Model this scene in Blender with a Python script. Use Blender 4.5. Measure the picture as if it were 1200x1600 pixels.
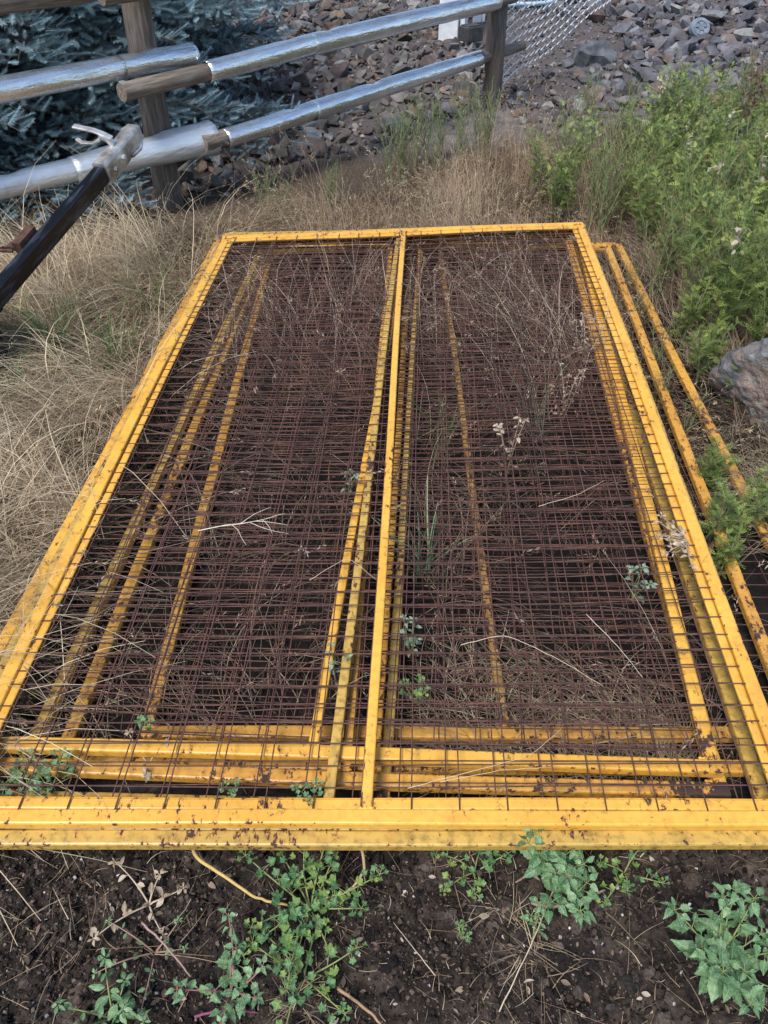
import bpy, bmesh, math, random
import numpy as np
from mathutils import Vector, Matrix

# ---------------------------------------------------------------- camera, sky, sun, exposure
sc = bpy.context.scene
for o in list(bpy.data.objects):
    bpy.data.objects.remove(o)
COL = sc.collection
cam_data = bpy.data.cameras.new('camera')
cam_data.lens = 27.0
cam_data.sensor_width = 36.0
cam_data.clip_start = 0.02
cam_data.clip_end = 2000
cam = bpy.data.objects.new('camera', cam_data)
COL.objects.link(cam)
cam.location = (0, 0, 1.7)
cam.rotation_euler = (math.radians(90 - 41.7), 0, 0)
sc.camera = cam

SUN_EL, SUN_AZ = math.radians(58), math.radians(215)      # azimuth clockwise from +Y (behind and left of the camera)
world = bpy.data.worlds.new('World')
sc.world = world
world.use_nodes = True
wn = world.node_tree
sky = wn.nodes.new('ShaderNodeTexSky')
sky.sky_type = 'NISHITA'
sky.sun_disc = False
sky.sun_elevation = SUN_EL
sky.sun_rotation = SUN_AZ
sky.air_density = 1.0
sky.dust_density = 1.0
bg = wn.nodes['Background']
wn.links.new(sky.outputs[0], bg.inputs[0])
bg.inputs[1].default_value = 0.11
sun_data = bpy.data.lights.new('sun', 'SUN')
sun_data.energy = 2.3
sun_data.angle = math.radians(18)
sun_data.color = (1.0, 0.965, 0.92)
sun = bpy.data.objects.new('sun', sun_data)
COL.objects.link(sun)
sd = Vector((math.sin(SUN_AZ) * math.cos(SUN_EL), math.cos(SUN_AZ) * math.cos(SUN_EL), math.sin(SUN_EL)))
sun.rotation_euler = sd.to_track_quat('Z', 'Y').to_euler()
sc.view_settings.view_transform = 'Standard'
sc.view_settings.look = 'None'
sc.view_settings.exposure = 1.02
sc.view_settings.gamma = 1.0
sc.render.engine = 'CYCLES'
sc.cycles.max_bounces = 6
sc.cycles.transparent_max_bounces = 4
sc.cycles.use_denoising = True

rng = np.random.default_rng(7)
random.seed(7)

# ---------------------------------------------------------------- materials
def new_mat(name):
    m = bpy.data.materials.new(name)
    m.use_nodes = True
    n = m.node_tree.nodes
    return m, n, m.node_tree.links, n['Principled BSDF']

def rgba(c):
    return (c[0], c[1], c[2], 1.0)

def node(n, typ, **kw):
    x = n.new(typ)
    for k, v in kw.items():
        if k == 'inp':
            for kk, vv in v.items():
                x.inputs[kk].default_value = vv
        else:
            setattr(x, k, v)
    return x

def ramp(n, stops, interp='LINEAR'):
    r = n.new('ShaderNodeValToRGB')
    r.color_ramp.interpolation = interp
    el = r.color_ramp.elements
    while len(el) < len(stops):
        el.new(0.5)
    for e, (p, c) in zip(el, stops):
        e.position = p
        e.color = rgba(c) if len(c) == 3 else c
    return r

def noise(n, l, scale, detail=4.0, rough=0.6, vec=None):
    x = node(n, 'ShaderNodeTexNoise', inp={'Scale': scale, 'Detail': detail, 'Roughness': rough})
    if vec is not None:
        l.new(vec, x.inputs['Vector'])
    return x

def mixc(n, l, fac, a, b, blend='MIX'):
    x = node(n, 'ShaderNodeMix', data_type='RGBA', blend_type=blend)
    for s, v in ((0, fac), (6, a), (7, b)):
        if isinstance(v, (int, float)):
            x.inputs[s].default_value = v
        elif isinstance(v, tuple):
            x.inputs[s].default_value = rgba(v)
        else:
            l.new(v, x.inputs[s])
    return x.outputs[2]

def bump(n, l, bs, height, strength, dist):
    b = node(n, 'ShaderNodeBump', inp={'Strength': strength, 'Distance': dist})
    l.new(height, b.inputs['Height'])
    l.new(b.outputs[0], bs.inputs['Normal'])

def paint_mat(name, base, worn, chip_lo, dirt):
    m, n, l, bs = new_mat(name)
    tc = node(n, 'ShaderNodeTexCoord')
    geo = node(n, 'ShaderNodeNewGeometry')
    v = geo.outputs['Position']
    big = noise(n, l, 3.2, 4, 0.6, v)
    mpg = node(n, 'ShaderNodeMapping', inp={'Scale': (1.0, 0.55, 1.6)})
    l.new(v, mpg.inputs[0])
    fine = noise(n, l, 62, 7, 0.68, mpg.outputs[0])
    spk = noise(n, l, 140, 3, 0.6, v)
    col = mixc(n, l, ramp_fac(n, l, big.outputs['Fac'], 0.38, 0.68), base, worn)
    # faint mottling
    mot = noise(n, l, 60, 3, 0.5, v)
    col = mixc(n, l, ramp_fac(n, l, mot.outputs['Fac'], 0.45, 0.75, dirt), col, tuple(c * 0.55 for c in worn))
    # orange rust bleed
    bl = noise(n, l, 9, 5, 0.7, v)
    col = mixc(n, l, ramp_fac(n, l, bl.outputs['Fac'], 0.54, 0.72, 0.6), col, (0.46, 0.20, 0.04))
    # greenish grime
    gr = noise(n, l, 5.5, 3, 0.6, v)
    col = mixc(n, l, ramp_fac(n, l, gr.outputs['Fac'], 0.6, 0.8, dirt), col, (0.20, 0.16, 0.04))
    add = node(n, 'ShaderNodeMath', operation='MULTIPLY_ADD', inp={1: 0.35, 2: 0.0})
    l.new(big.outputs['Fac'], add.inputs[0])
    s2 = node(n, 'ShaderNodeMath', operation='ADD')
    l.new(add.outputs[0], s2.inputs[0]); l.new(fine.outputs['Fac'], s2.inputs[1])
    wa = node(n, 'ShaderNodeAttribute', attribute_name='tint')
    wsep = node(n, 'ShaderNodeSeparateColor')
    l.new(wa.outputs['Color'], wsep.inputs[0])
    s3 = node(n, 'ShaderNodeMath', operation='ADD')
    l.new(s2.outputs[0], s3.inputs[0]); l.new(wsep.outputs[0], s3.inputs[1])
    # orange halo of rust just outside each bare patch
    col = mixc(n, l, ramp_fac(n, l, s3.outputs[0], chip_lo - 0.055, chip_lo, 0.8), col, (0.30, 0.115, 0.03))
    chip = ramp_fac(n, l, s3.outputs[0], chip_lo, chip_lo + 0.022)
    sp = ramp_fac(n, l, spk.outputs['Fac'], 0.745, 0.77, 0.7)
    mx = node(n, 'ShaderNodeMath', operation='MAXIMUM')
    l.new(chip, mx.inputs[0]); l.new(sp, mx.inputs[1])
    # hairline scratches
    wv = node(n, 'ShaderNodeTexVoronoi', feature='DISTANCE_TO_EDGE', inp={'Scale': 9.0})
    wob = noise(n, l, 14, 3, 0.6, v)
    wm = mixc(n, l, 0.12, v, wob.outputs['Color'])
    l.new(wm, wv.inputs['Vector'])
    sc1 = node(n, 'ShaderNodeMapRange', inp={1: 0.004, 2: 0.010, 3: 0.55, 4: 0.0})
    l.new(wv.outputs['Distance'], sc1.inputs[0])
    sm = node(n, 'ShaderNodeMath', operation='MULTIPLY')
    l.new(sc1.outputs[0], sm.inputs[0]); l.new(ramp_fac(n, l, mot.outputs['Fac'], 0.5, 0.6), sm.inputs[1])
    col = mixc(n, l, sm.outputs[0], col, (0.10, 0.05, 0.02))
    col = mixc(n, l, mx.outputs[0], col, (0.045, 0.025, 0.019))
    l.new(col, bs.inputs['Base Color'])
    rr = node(n, 'ShaderNodeMapRange', inp={3: 0.42, 4: 0.85})
    l.new(mx.outputs[0], rr.inputs[0]); l.new(rr.outputs[0], bs.inputs['Roughness'])
    inv = node(n, 'ShaderNodeMath', operation='MULTIPLY_ADD', inp={1: -1.0, 2: 0.0})
    l.new(mx.outputs[0], inv.inputs[0])
    bump(n, l, bs, inv.outputs[0], 0.6, 0.002)
    return m

def ramp_fac(n, l, src, lo, hi, top=1.0):
    r = node(n, 'ShaderNodeMapRange', inp={1: lo, 2: hi, 3: 0.0, 4: top})
    l.new(src, r.inputs[0])
    return r.outputs[0]

def attr_mat(name, rough=0.8, nscale=40, namt=0.35, bstr=0.0, bdist=0.01, spec=0.3, trans=0.0, dark=0.5):
    """colour from a per-piece attribute, broken up by noise"""
    m, n, l, bs = new_mat(name)
    a = node(n, 'ShaderNodeAttribute', attribute_name='tint')
    geo = node(n, 'ShaderNodeNewGeometry')
    nz = noise(n, l, nscale, 5, 0.65, geo.outputs['Position'])
    r = ramp(n, [(0.3, (dark, dark, dark)), (0.7, (1.35, 1.35, 1.35))])
    l.new(nz.outputs['Fac'], r.inputs[0])
    col = mixc(n, l, namt, a.outputs['Color'], mixc(n, l, 1.0, a.outputs['Color'], r.outputs[0], 'MULTIPLY'))
    l.new(col, bs.inputs['Base Color'])
    bs.inputs['Roughness'].default_value = rough
    bs.inputs['Specular IOR Level'].default_value = spec
    if bstr:
        bump(n, l, bs, nz.outputs['Fac'], bstr, bdist)
    if trans:
        tr = node(n, 'ShaderNodeBsdfTranslucent')
        l.new(col, tr.inputs[0])
        mx = node(n, 'ShaderNodeMixShader', inp={0: trans})
        l.new(bs.outputs[0], mx.inputs[1]); l.new(tr.outputs[0], mx.inputs[2])
        l.new(mx.outputs[0], n['Material Output'].inputs[0])
    return m

def leaf_mat(name, c1, c2, c3, nscale=120, trans=0.25, rough=0.55, speck=None):
    """leaf colour varied by object"""
    m, n, l, bs = new_mat(name)
    oi = node(n, 'ShaderNodeObjectInfo')
    r = ramp(n, [(0.0, c1), (0.55, c2), (1.0, c3)])
    l.new(oi.outputs['Random'], r.inputs[0])
    geo = node(n, 'ShaderNodeNewGeometry')
    nz = noise(n, l, nscale, 4, 0.6, geo.outputs['Position'])
    k = ramp(n, [(0.3, (0.62, 0.66, 0.62)), (0.7, (1.25, 1.2, 1.2))])
    l.new(nz.outputs['Fac'], k.inputs[0])
    col = mixc(n, l, 1.0, r.outputs[0], k.outputs[0], 'MULTIPLY')
    tc = node(n, 'ShaderNodeTexCoord')
    sx = node(n, 'ShaderNodeSeparateXYZ'); l.new(tc.outputs['Object'], sx.inputs[0])
    ay = node(n, 'ShaderNodeMath', operation='ABSOLUTE'); l.new(sx.outputs[1], ay.inputs[0])
    mid = node(n, 'ShaderNodeMapRange', inp={1: 0.012, 2: 0.03, 3: 0.55, 4: 0.0}); l.new(ay.outputs[0], mid.inputs[0])
    df = node(n, 'ShaderNodeMath', operation='MULTIPLY_ADD', inp={1: -0.8}); l.new(ay.outputs[0], df.inputs[0]); l.new(sx.outputs[0], df.inputs[2])
    ml = node(n, 'ShaderNodeMath', operation='MULTIPLY', inp={1: 42.0}); l.new(df.outputs[0], ml.inputs[0])
    sn = node(n, 'ShaderNodeMath', operation='SINE'); l.new(ml.outputs[0], sn.inputs[0])
    vein = node(n, 'ShaderNodeMath', operation='MAXIMUM'); l.new(mid.outputs[0], vein.inputs[0]); l.new(ramp_fac(n, l, sn.outputs[0], 0.8, 1.0, 0.3), vein.inputs[1])
    col = mixc(n, l, vein.outputs[0], col, tuple(min(0.6, c * 1.5 + 0.06) for c in c2))
    if speck:
        s = noise(n, l, 330, 2, 0.5, geo.outputs['Position'])
        col = mixc(n, l, ramp_fac(n, l, s.outputs['Fac'], 0.6, 0.68, 0.8), col, speck)
    l.new(col, bs.inputs['Base Color'])
    bs.inputs['Roughness'].default_value = rough
    bump(n, l, bs, nz.outputs['Fac'], 0.35, 0.003)
    tr = node(n, 'ShaderNodeBsdfTranslucent')
    l.new(col, tr.inputs[0])
    mx = node(n, 'ShaderNodeMixShader', inp={0: trans})
    l.new(bs.outputs[0], mx.inputs[1]); l.new(tr.outputs[0], mx.inputs[2])
    l.new(mx.outputs[0], n['Material Output'].inputs[0])
    return m

def plain_mat(name, c1, c2, scale=20, rough=0.7, metal=0.0, bstr=0.0, bdist=0.003, stretch=None, lo=0.35, hi=0.65, spec=0.4):
    m, n, l, bs = new_mat(name)
    tc = node(n, 'ShaderNodeTexCoord')
    v = tc.outputs['Object']
    if stretch:
        mp = node(n, 'ShaderNodeMapping', inp={'Scale': stretch})
        l.new(v, mp.inputs[0]); v = mp.outputs[0]
    nz = noise(n, l, scale, 6, 0.62, v)
    r = ramp(n, [(lo, c1), (hi, c2)])
    l.new(nz.outputs['Fac'], r.inputs[0])
    l.new(r.outputs[0], bs.inputs['Base Color'])
    bs.inputs['Roughness'].default_value = rough
    bs.inputs['Metallic'].default_value = metal
    bs.inputs['Specular IOR Level'].default_value = spec
    if bstr:
        bump(n, l, bs, nz.outputs['Fac'], bstr, bdist)
    return m

def wood_mat(name, c1, c2, c3):
    """weathered grey wood, grain along local X"""
    m, n, l, bs = new_mat(name)
    tc = node(n, 'ShaderNodeTexCoord')
    mp = node(n, 'ShaderNodeMapping', inp={'Scale': (1.2, 14, 14)})
    l.new(tc.outputs['Object'], mp.inputs[0])
    nz = noise(n, l, 5, 7, 0.65, mp.outputs[0])
    r = ramp(n, [(0.3, c1), (0.5, c2), (0.72, c3)])
    l.new(nz.outputs['Fac'], r.inputs[0])
    patch = noise(n, l, 3, 3, 0.6, tc.outputs['Object'])
    col = mixc(n, l, ramp_fac(n, l, patch.outputs['Fac'], 0.5, 0.7, 0.6), r.outputs[0], (0.13, 0.085, 0.06))
    l.new(col, bs.inputs['Base Color'])
    bs.inputs['Roughness'].default_value = 0.85
    bump(n, l, bs, nz.outputs['Fac'], 0.8, 0.008)
    return m

def galv_mat(name='galvanised_sheet', lo=0.20, hi=0.42, metal=0.95, k=1.0):
    m, n, l, bs = new_mat(name)
    tc = node(n, 'ShaderNodeTexCoord')
    mp = node(n, 'ShaderNodeMapping', inp={'Scale': (1.0, 5, 5)})
    l.new(tc.outputs['Object'], mp.inputs[0])
    a = noise(n, l, 4, 5, 0.6, mp.outputs[0])
    r = ramp(n, [(0.3, (0.56 * k, 0.59 * k, 0.61 * k)), (0.7, (0.84 * k, 0.86 * k, 0.87 * k))])
    l.new(a.outputs['Fac'], r.inputs[0])
    d = noise(n, l, 11, 6, 0.7, tc.outputs['Object'])
    col = mixc(n, l, ramp_fac(n, l, d.outputs['Fac'], 0.62, 0.78, 0.7), r.outputs[0], (0.30, 0.25, 0.2))
    l.new(col, bs.inputs['Base Color'])
    bs.inputs['Metallic'].default_value = metal
    rr = node(n, 'ShaderNodeMapRange', inp={1: 0.3, 2: 0.75, 3: lo, 4: hi})
    l.new(d.outputs['Fac'], rr.inputs[0]); l.new(rr.outputs[0], bs.inputs['Roughness'])
    b = noise(n, l, 5, 5, 0.55, mp.outputs[0])
    bump(n, l, bs, b.outputs['Fac'], 0.5, 0.02)
    return m

def ground_mat():
    m, n, l, bs = new_mat('ground_earth')
    geo = node(n, 'ShaderNodeNewGeometry')
    v = geo.outputs['Position']
    z = node(n, 'ShaderNodeAttribute', attribute_name='tint')    # r: straw thatch, g: gravelly earth, b: black earth and painted shade under the panels
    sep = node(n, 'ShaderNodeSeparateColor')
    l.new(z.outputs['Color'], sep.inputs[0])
    big = noise(n, l, 7, 6, 0.6, v)
    fine = noise(n, l, 70, 7, 0.7, v)
    soil = ramp(n, [(0.32, (0.007, 0.006, 0.005)), (0.47, (0.021, 0.016, 0.013)), (0.59, (0.056, 0.042, 0.033)), (0.73, (0.125, 0.096, 0.076))])
    ad = node(n, 'ShaderNodeMath', operation='MULTIPLY_ADD', inp={1: 0.75, 2: -0.10})
    l.new(big.outputs['Fac'], ad.inputs[0])
    ad2 = node(n, 'ShaderNodeMath', operation='MULTIPLY_ADD', inp={1: 0.45})
    l.new(fine.outputs['Fac'], ad2.inputs[0]); l.new(ad.outputs[0], ad2.inputs[2])
    l.new(ad2.outputs[0], soil.inputs[0])
    straw = ramp(n, [(0.3, (0.025, 0.018, 0.013)), (0.55, (0.075, 0.055, 0.038)), (0.75, (0.17, 0.13, 0.085))])
    l.new(fine.outputs['Fac'], straw.inputs[0])
    grav = ramp(n, [(0.3, (0.05, 0.043, 0.04)), (0.5, (0.12, 0.105, 0.1)), (0.7, (0.22, 0.195, 0.18))])
    l.new(ad2.outputs[0], grav.inputs[0])
    c = mixc(n, l, sep.outputs[0], soil.outputs[0], straw.outputs[0])
    c = mixc(n, l, sep.outputs[1], c, grav.outputs[0])
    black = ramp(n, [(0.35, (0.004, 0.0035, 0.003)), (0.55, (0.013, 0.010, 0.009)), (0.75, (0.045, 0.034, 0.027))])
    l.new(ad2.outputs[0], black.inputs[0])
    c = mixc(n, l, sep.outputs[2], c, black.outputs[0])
    l.new(c, bs.inputs['Base Color'])
    bs.inputs['Roughness'].default_value = 0.95
    bs.inputs['Specular IOR Level'].default_value = 0.2
    bump(n, l, bs, fine.outputs['Fac'], 0.9, 0.008)
    return m

M = {}
M['yellow'] = paint_mat('yellow_paint', (0.70, 0.385, 0.060), (0.61, 0.31, 0.042), 0.842, 0.35)
M['yellow_worn'] = paint_mat('worn_yellow_paint', (0.60, 0.32, 0.055), (0.50, 0.245, 0.042), 0.785, 0.6)
M['yellow_old'] = paint_mat('faded_olive_yellow_paint', (0.50, 0.32, 0.07), (0.40, 0.26, 0.06), 0.80, 0.9)
M['yellow_dirty'] = paint_mat('soiled_yellow_paint', (0.40, 0.24, 0.06), (0.27, 0.16, 0.05), 0.73, 1.0)
M['wire'] = plain_mat('rusty_wire', (0.032, 0.017, 0.014), (0.140, 0.062, 0.044), 16, 0.75, 0.0, 0.3, 0.001)
M['ground'] = ground_mat()
M['clod'] = attr_mat('soil_crumbs', 0.95, 160, 0.85, 0.9, 0.004, 0.15, dark=0.35)
M['grass'] = attr_mat('straw_blades', 0.65, 25, 0.3, trans=0.25)
M['stem'] = attr_mat('plant_stems', 0.7, 60, 0.4)
M['rock'] = attr_mat('broken_rock', 0.85, 16, 0.75, 0.7, 0.015, 0.35, dark=0.42)
M['needles'] = attr_mat('spruce_needles', 0.6, 12, 0.3)
M['weed'] = attr_mat('weed_leaves', 0.55, 60, 0.35, trans=0.3)
M['bark'] = plain_mat('bark', (0.04, 0.028, 0.02), (0.14, 0.10, 0.075), 14, 0.9, 0, 0.8, 0.01)
M['post'] = wood_mat('weathered_post_wood', (0.036, 0.029, 0.024), (0.105, 0.088, 0.074), (0.20, 0.17, 0.145))
M['log'] = wood_mat('weathered_log_wood', (0.06, 0.045, 0.034), (0.17, 0.14, 0.11), (0.30, 0.26, 0.21))
M['galv'] = galv_mat('galvanised_sheet', 0.17, 0.38, 0.92, 1.08)
M['duct'] = galv_mat('matt_galvanised_duct', 0.32, 0.55, 0.65, 0.98)
M['mallow'] = leaf_mat('mallow_leaf', (0.055, 0.14, 0.05), (0.10, 0.22, 0.075), (0.22, 0.30, 0.06))
M['goosefoot'] = leaf_mat('goosefoot_leaf', (0.075, 0.165, 0.065), (0.12, 0.235, 0.095), (0.20, 0.32, 0.15), speck=(0.36, 0.42, 0.33))
M['sprout'] = leaf_mat('grey_green_leaf', (0.12, 0.20, 0.14), (0.19, 0.28, 0.19), (0.27, 0.34, 0.25))
M['dryleaf'] = leaf_mat('dry_leaf', (0.26, 0.18, 0.12), (0.40, 0.30, 0.21), (0.52, 0.43, 0.33))
M['blackpaint'] = plain_mat('black_paint', (0.003, 0.004, 0.007), (0.05, 0.06, 0.085), 7, 0.34, 0, 0.1, 0.002, (1, 5, 5), 0.5, 0.72, 0.35)
M['coupler'] = plain_mat('worn_zinc', (0.22, 0.19, 0.17), (0.66, 0.66, 0.65), 14, 0.42, 0.7, 0.2, 0.002)
M['rust'] = plain_mat('rust', (0.035, 0.02, 0.015), (0.12, 0.055, 0.035), 30, 0.85, 0.2, 0.5, 0.002)
M['rubber'] = plain_mat('rubber', (0.008, 0.008, 0.009), (0.025, 0.024, 0.024), 20, 0.8, 0, 0.2, 0.002)
M['white'] = plain_mat('white_board', (0.55, 0.57, 0.60), (0.76, 0.78, 0.80), 6, 0.5)
M['chain'] = plain_mat('galvanised_wire', (0.60, 0.63, 0.65), (0.80, 0.82, 0.83), 20, 0.5, 0.1)
M['hose'] = plain_mat('pale_blue_hose', (0.34, 0.46, 0.55), (0.48, 0.60, 0.68), 8, 0.45)
M['block'] = plain_mat('dark_block', (0.02, 0.02, 0.022), (0.06, 0.06, 0.06), 20, 0.7, 0, 0.3, 0.003)
M['cap'] = plain_mat('grey_plastic', (0.10, 0.13, 0.16), (0.19, 0.23, 0.27), 12, 0.5)
M['boulder'] = None

# ---------------------------------------------------------------- mesh helpers
def rand_lattice(seed):
    return np.random.default_rng(seed).random((256, 256))
_LAT = [rand_lattice(s) for s in range(6)]

def vnoise(x, y, k=0):
    lat = _LAT[k % 6]
    xi = np.floor(x).astype(int); yi = np.floor(y).astype(int)
    fx = x - xi; fy = y - yi
    fx = fx * fx * (3 - 2 * fx); fy = fy * fy * (3 - 2 * fy)
    a = lat[xi & 255, yi & 255]; b = lat[(xi + 1) & 255, yi & 255]
    c = lat[xi & 255, (yi + 1) & 255]; d = lat[(xi + 1) & 255, (yi + 1) & 255]
    return (a * (1 - fx) + b * fx) * (1 - fy) + (c * (1 - fx) + d * fx) * fy

def fbm(x, y, s, oct=4, k=0, g=0.5):
    x = np.asarray(x, float); y = np.asarray(y, float)
    t = np.zeros(np.broadcast(x, y).shape); a = 1.0; tot = 0
    for i in range(oct):
        t += a * vnoise(x * s + 17.3 * i, y * s + 9.1 * i, k + i)
        tot += a; a *= g; s *= 2.03
    return t / tot

def sstep(a, b, x):
    t = np.clip((x - a) / (b - a), 0, 1)
    return t * t * (3 - 2 * t)

def ground_z(x, y):
    x = np.asarray(x, float); y = np.asarray(y, float)
    near = 1 - sstep(1.0, 1.6, y)
    h = (fbm(x, y, 3.0, 3, 0) - 0.5) * 0.05
    crumb = np.abs(fbm(x, y, 16, 4, 2) - 0.5) * -0.075 + (fbm(x, y, 55, 3, 3) - 0.5) * 0.022
    h = h * (1 - 0.5 * near) + near * crumb
    h = h - 0.010 * near
    # a low bank of rock behind the fence
    h = h + sstep(6.5, 13, y + 0.35 * x) * 0.18 + (fbm(x, y, 0.8, 3, 1) - 0.5) * 0.16 * sstep(4.6, 6.0, y)
    # the earth stays below the bottom panel
    pan = sstep(-1.1, -0.95, x) * (1 - sstep(1.3, 1.5, x)) * sstep(0.75, 0.95, y) * (1 - sstep(4.0, 4.3, y))
    h = h * (1 - 0.7 * pan) - 0.012 * pan
    return h

class Geo:
    def __init__(self):
        self.v = []; self.f3 = []; self.f4 = []; self.c = []; self.n = 0
    def add(self, V, F3=None, F4=None, col=(1, 1, 1)):
        V = np.asarray(V, float).reshape(-1, 3)
        self.v.append(V)
        if F3 is not None and len(F3):
            self.f3.append(np.asarray(F3, int).reshape(-1, 3) + self.n)
        if F4 is not None and len(F4):
            self.f4.append(np.asarray(F4, int).reshape(-1, 4) + self.n)
        c = np.asarray(col, float)
        if c.ndim == 1:
            c = np.tile(c, (len(V), 1))
        self.c.append(c)
        self.n += len(V)
    def mesh(self, name, mat, origin=(0, 0, 0), smooth=False, tint=True):
        V = np.concatenate(self.v) - np.asarray(origin, float)
        f3 = np.concatenate(self.f3) if self.f3 else np.zeros((0, 3), int)
        f4 = np.concatenate(self.f4) if self.f4 else np.zeros((0, 4), int)
        me = bpy.data.meshes.new(name)
        me.vertices.add(len(V)); me.vertices.foreach_set('co', V.astype(np.float32).ravel())
        nl = f3.size + f4.size
        me.loops.add(nl)
        me.loops.foreach_set('vertex_index', np.concatenate([f3.ravel(), f4.ravel()]).astype(np.int32))
        npoly = len(f3) + len(f4)
        me.polygons.add(npoly)
        tot = np.concatenate([np.full(len(f3), 3), np.full(len(f4), 4)]).astype(np.int32)
        st = np.concatenate([[0], np.cumsum(tot)[:-1]]).astype(np.int32) if npoly else tot
        me.polygons.foreach_set('loop_start', st)
        try:
            me.polygons.foreach_set('loop_total', tot)
        except Exception:
            pass
        me.polygons.foreach_set('use_smooth', np.full(npoly, smooth, bool))
        if tint:
            a = me.attributes.new('tint', 'FLOAT_COLOR', 'POINT')
            c = np.concatenate(self.c)
            a.data.foreach_set('color', np.concatenate([c, np.ones((len(c), 1))], 1).astype(np.float32).ravel())
        me.update(calc_edges=True)
        me.validate()
        if mat is not None:
            me.materials.append(mat)
        return me

def link(name, me, parent=None, loc=(0, 0, 0)):
    o = bpy.data.objects.new(name, me)
    COL.objects.link(o)
    o.location = loc
    if parent is not None:
        o.parent = parent
    return o

def tag(o, label, cat, group=None, kind=None):
    o['label'] = label
    o['category'] = cat
    if group:
        o['group'] = group
    if kind:
        o['kind'] = kind
    return o

def thing(name, label, cat, loc=(0, 0, 0), rotz=0, group=None):
    o = bpy.data.objects.new(name, None)
    o.empty_display_size = 0.1
    COL.objects.link(o)
    o.location = loc
    o.rotation_euler = (0, 0, rotz)
    return tag(o, label, cat, group)

def copy_tree(o, parent=None):
    c = o.copy(); COL.objects.link(c)
    c.parent = parent
    for ch in list(o.children):
        copy_tree(ch, c)
    return c

def frames(path):
    P = np.asarray(path, float)
    T = np.gradient(P, axis=0)
    T /= np.linalg.norm(T, axis=1)[:, None] + 1e-12
    up = np.array([0, 0, 1.0])
    if abs(T[:, 2]).mean() > 0.9:
        up = np.array([0, 1.0, 0])
    S = np.cross(T, up); S /= np.linalg.norm(S, axis=1)[:, None] + 1e-12
    U = np.cross(S, T)
    return P, T, S, U

def tube(path, r, sides=8, cap=True):
    P, T, S, U = frames(path)
    k = len(P)
    r = np.broadcast_to(np.asarray(r, float), (k,))
    a = np.arange(sides) / sides * 2 * np.pi
    V = P[:, None] + (np.cos(a)[None, :, None] * S[:, None] + np.sin(a)[None, :, None] * U[:, None]) * r[:, None, None]
    return skin(V, P, cap)

def skin(V, P, cap=True):
    k, s = V.shape[:2]
    idx = np.arange(k * s).reshape(k, s)
    F4 = np.stack([idx[:-1], np.roll(idx, -1, 1)[:-1], np.roll(idx, -1, 1)[1:], idx[1:]], -1).reshape(-1, 4)
    V = V.reshape(-1, 3); F3 = []
    if cap:
        n = len(V)
        V = np.concatenate([V, P[:1], P[-1:]])
        for j in range(s):
            F3.append((idx[0, (j + 1) % s], idx[0, j], n))
            F3.append((idx[-1, j], idx[-1, (j + 1) % s], n + 1))
    return V, F3, F4

def boxbar(path, w, h, bev=0.004):
    """bar of rounded rectangular section swept along a path (path = middle of its top face)"""
    P, T, S, U = frames(path)
    x, y, b = w / 2, h / 2, bev
    c = b * 0.3
    prof = []
    for sx, sy in ((1, 1), (-1, 1), (-1, -1), (1, -1)):
        pts = [(sx * x, sy * (y - b)), (sx * (x - c), sy * (y - c)), (sx * (x - b), sy * y)]
        if sx * sy < 0:
            pts.reverse()
        prof += pts
    prof = np.array(prof)
    C = P - U * h / 2
    V = C[:, None] + prof[None, :, 0, None] * S[:, None] + prof[None, :, 1, None] * U[:, None]
    return skin(V, C, True)

def solid(name, parts, mat, parent=None, origin=(0, 0, 0), smooth=False):
    g = Geo()
    for p in parts:
        g.add(p[0], p[1], p[2])
    o = link(name, g.mesh(name, mat, origin, smooth, tint=False), parent)
    return o

def box_geo(cx, cy, cz, sx, sy, sz, rot=None):
    V = np.array([(a, b, c) for a in (-.5, .5) for b in (-.5, .5) for c in (-.5, .5)]) * (sx, sy, sz)
    if rot is not None:
        V = V @ np.array(rot).T
    F = [(0, 1, 3, 2), (4, 6, 7, 5), (0, 4, 5, 1), (2, 3, 7, 6), (0, 2, 6, 4), (1, 5, 7, 3)]
    return V + (cx, cy, cz), [], F

def bevel_obj(o, w, seg=2):
    m = o.modifiers.new('bevel', 'BEVEL'); m.width = w; m.segments = seg; m.limit_method = 'ANGLE'

def inst(g, TV, TF3, TF4, R, T, col):
    """many copies of a template into one Geo; R (m,3,3) includes scale"""
    m, n = len(T), len(TV)
    V = np.einsum('mij,nj->mni', R, TV) + T[:, None]
    off = (np.arange(m) * n)[:, None, None]
    F3 = (np.asarray(TF3)[None] + off).reshape(-1, 3) if len(TF3) else None
    F4 = (np.asarray(TF4)[None] + off).reshape(-1, 4) if len(TF4) else None
    C = np.repeat(np.asarray(col), n, axis=0)
    g.add(V.reshape(-1, 3), F3, F4, C)

def basis(D, roll, scale):
    """rotation matrices whose X axis follows D, spun by roll about it, times scale"""
    D = D / (np.linalg.norm(D, axis=1)[:, None] + 1e-12)
    up = np.tile([0, 0, 1.0], (len(D), 1))
    up[np.abs(D[:, 2]) > 0.97] = (0, 1.0, 0)
    Y = np.cross(up, D); Y /= np.linalg.norm(Y, axis=1)[:, None] + 1e-12
    Z = np.cross(D, Y)
    c, s = np.cos(roll)[:, None], np.sin(roll)[:, None]
    Y2 = Y * c + Z * s; Z2 = -Y * s + Z * c
    return np.stack([D, Y2, Z2], -1) * np.asarray(scale).reshape(-1, 1, 1)

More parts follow.
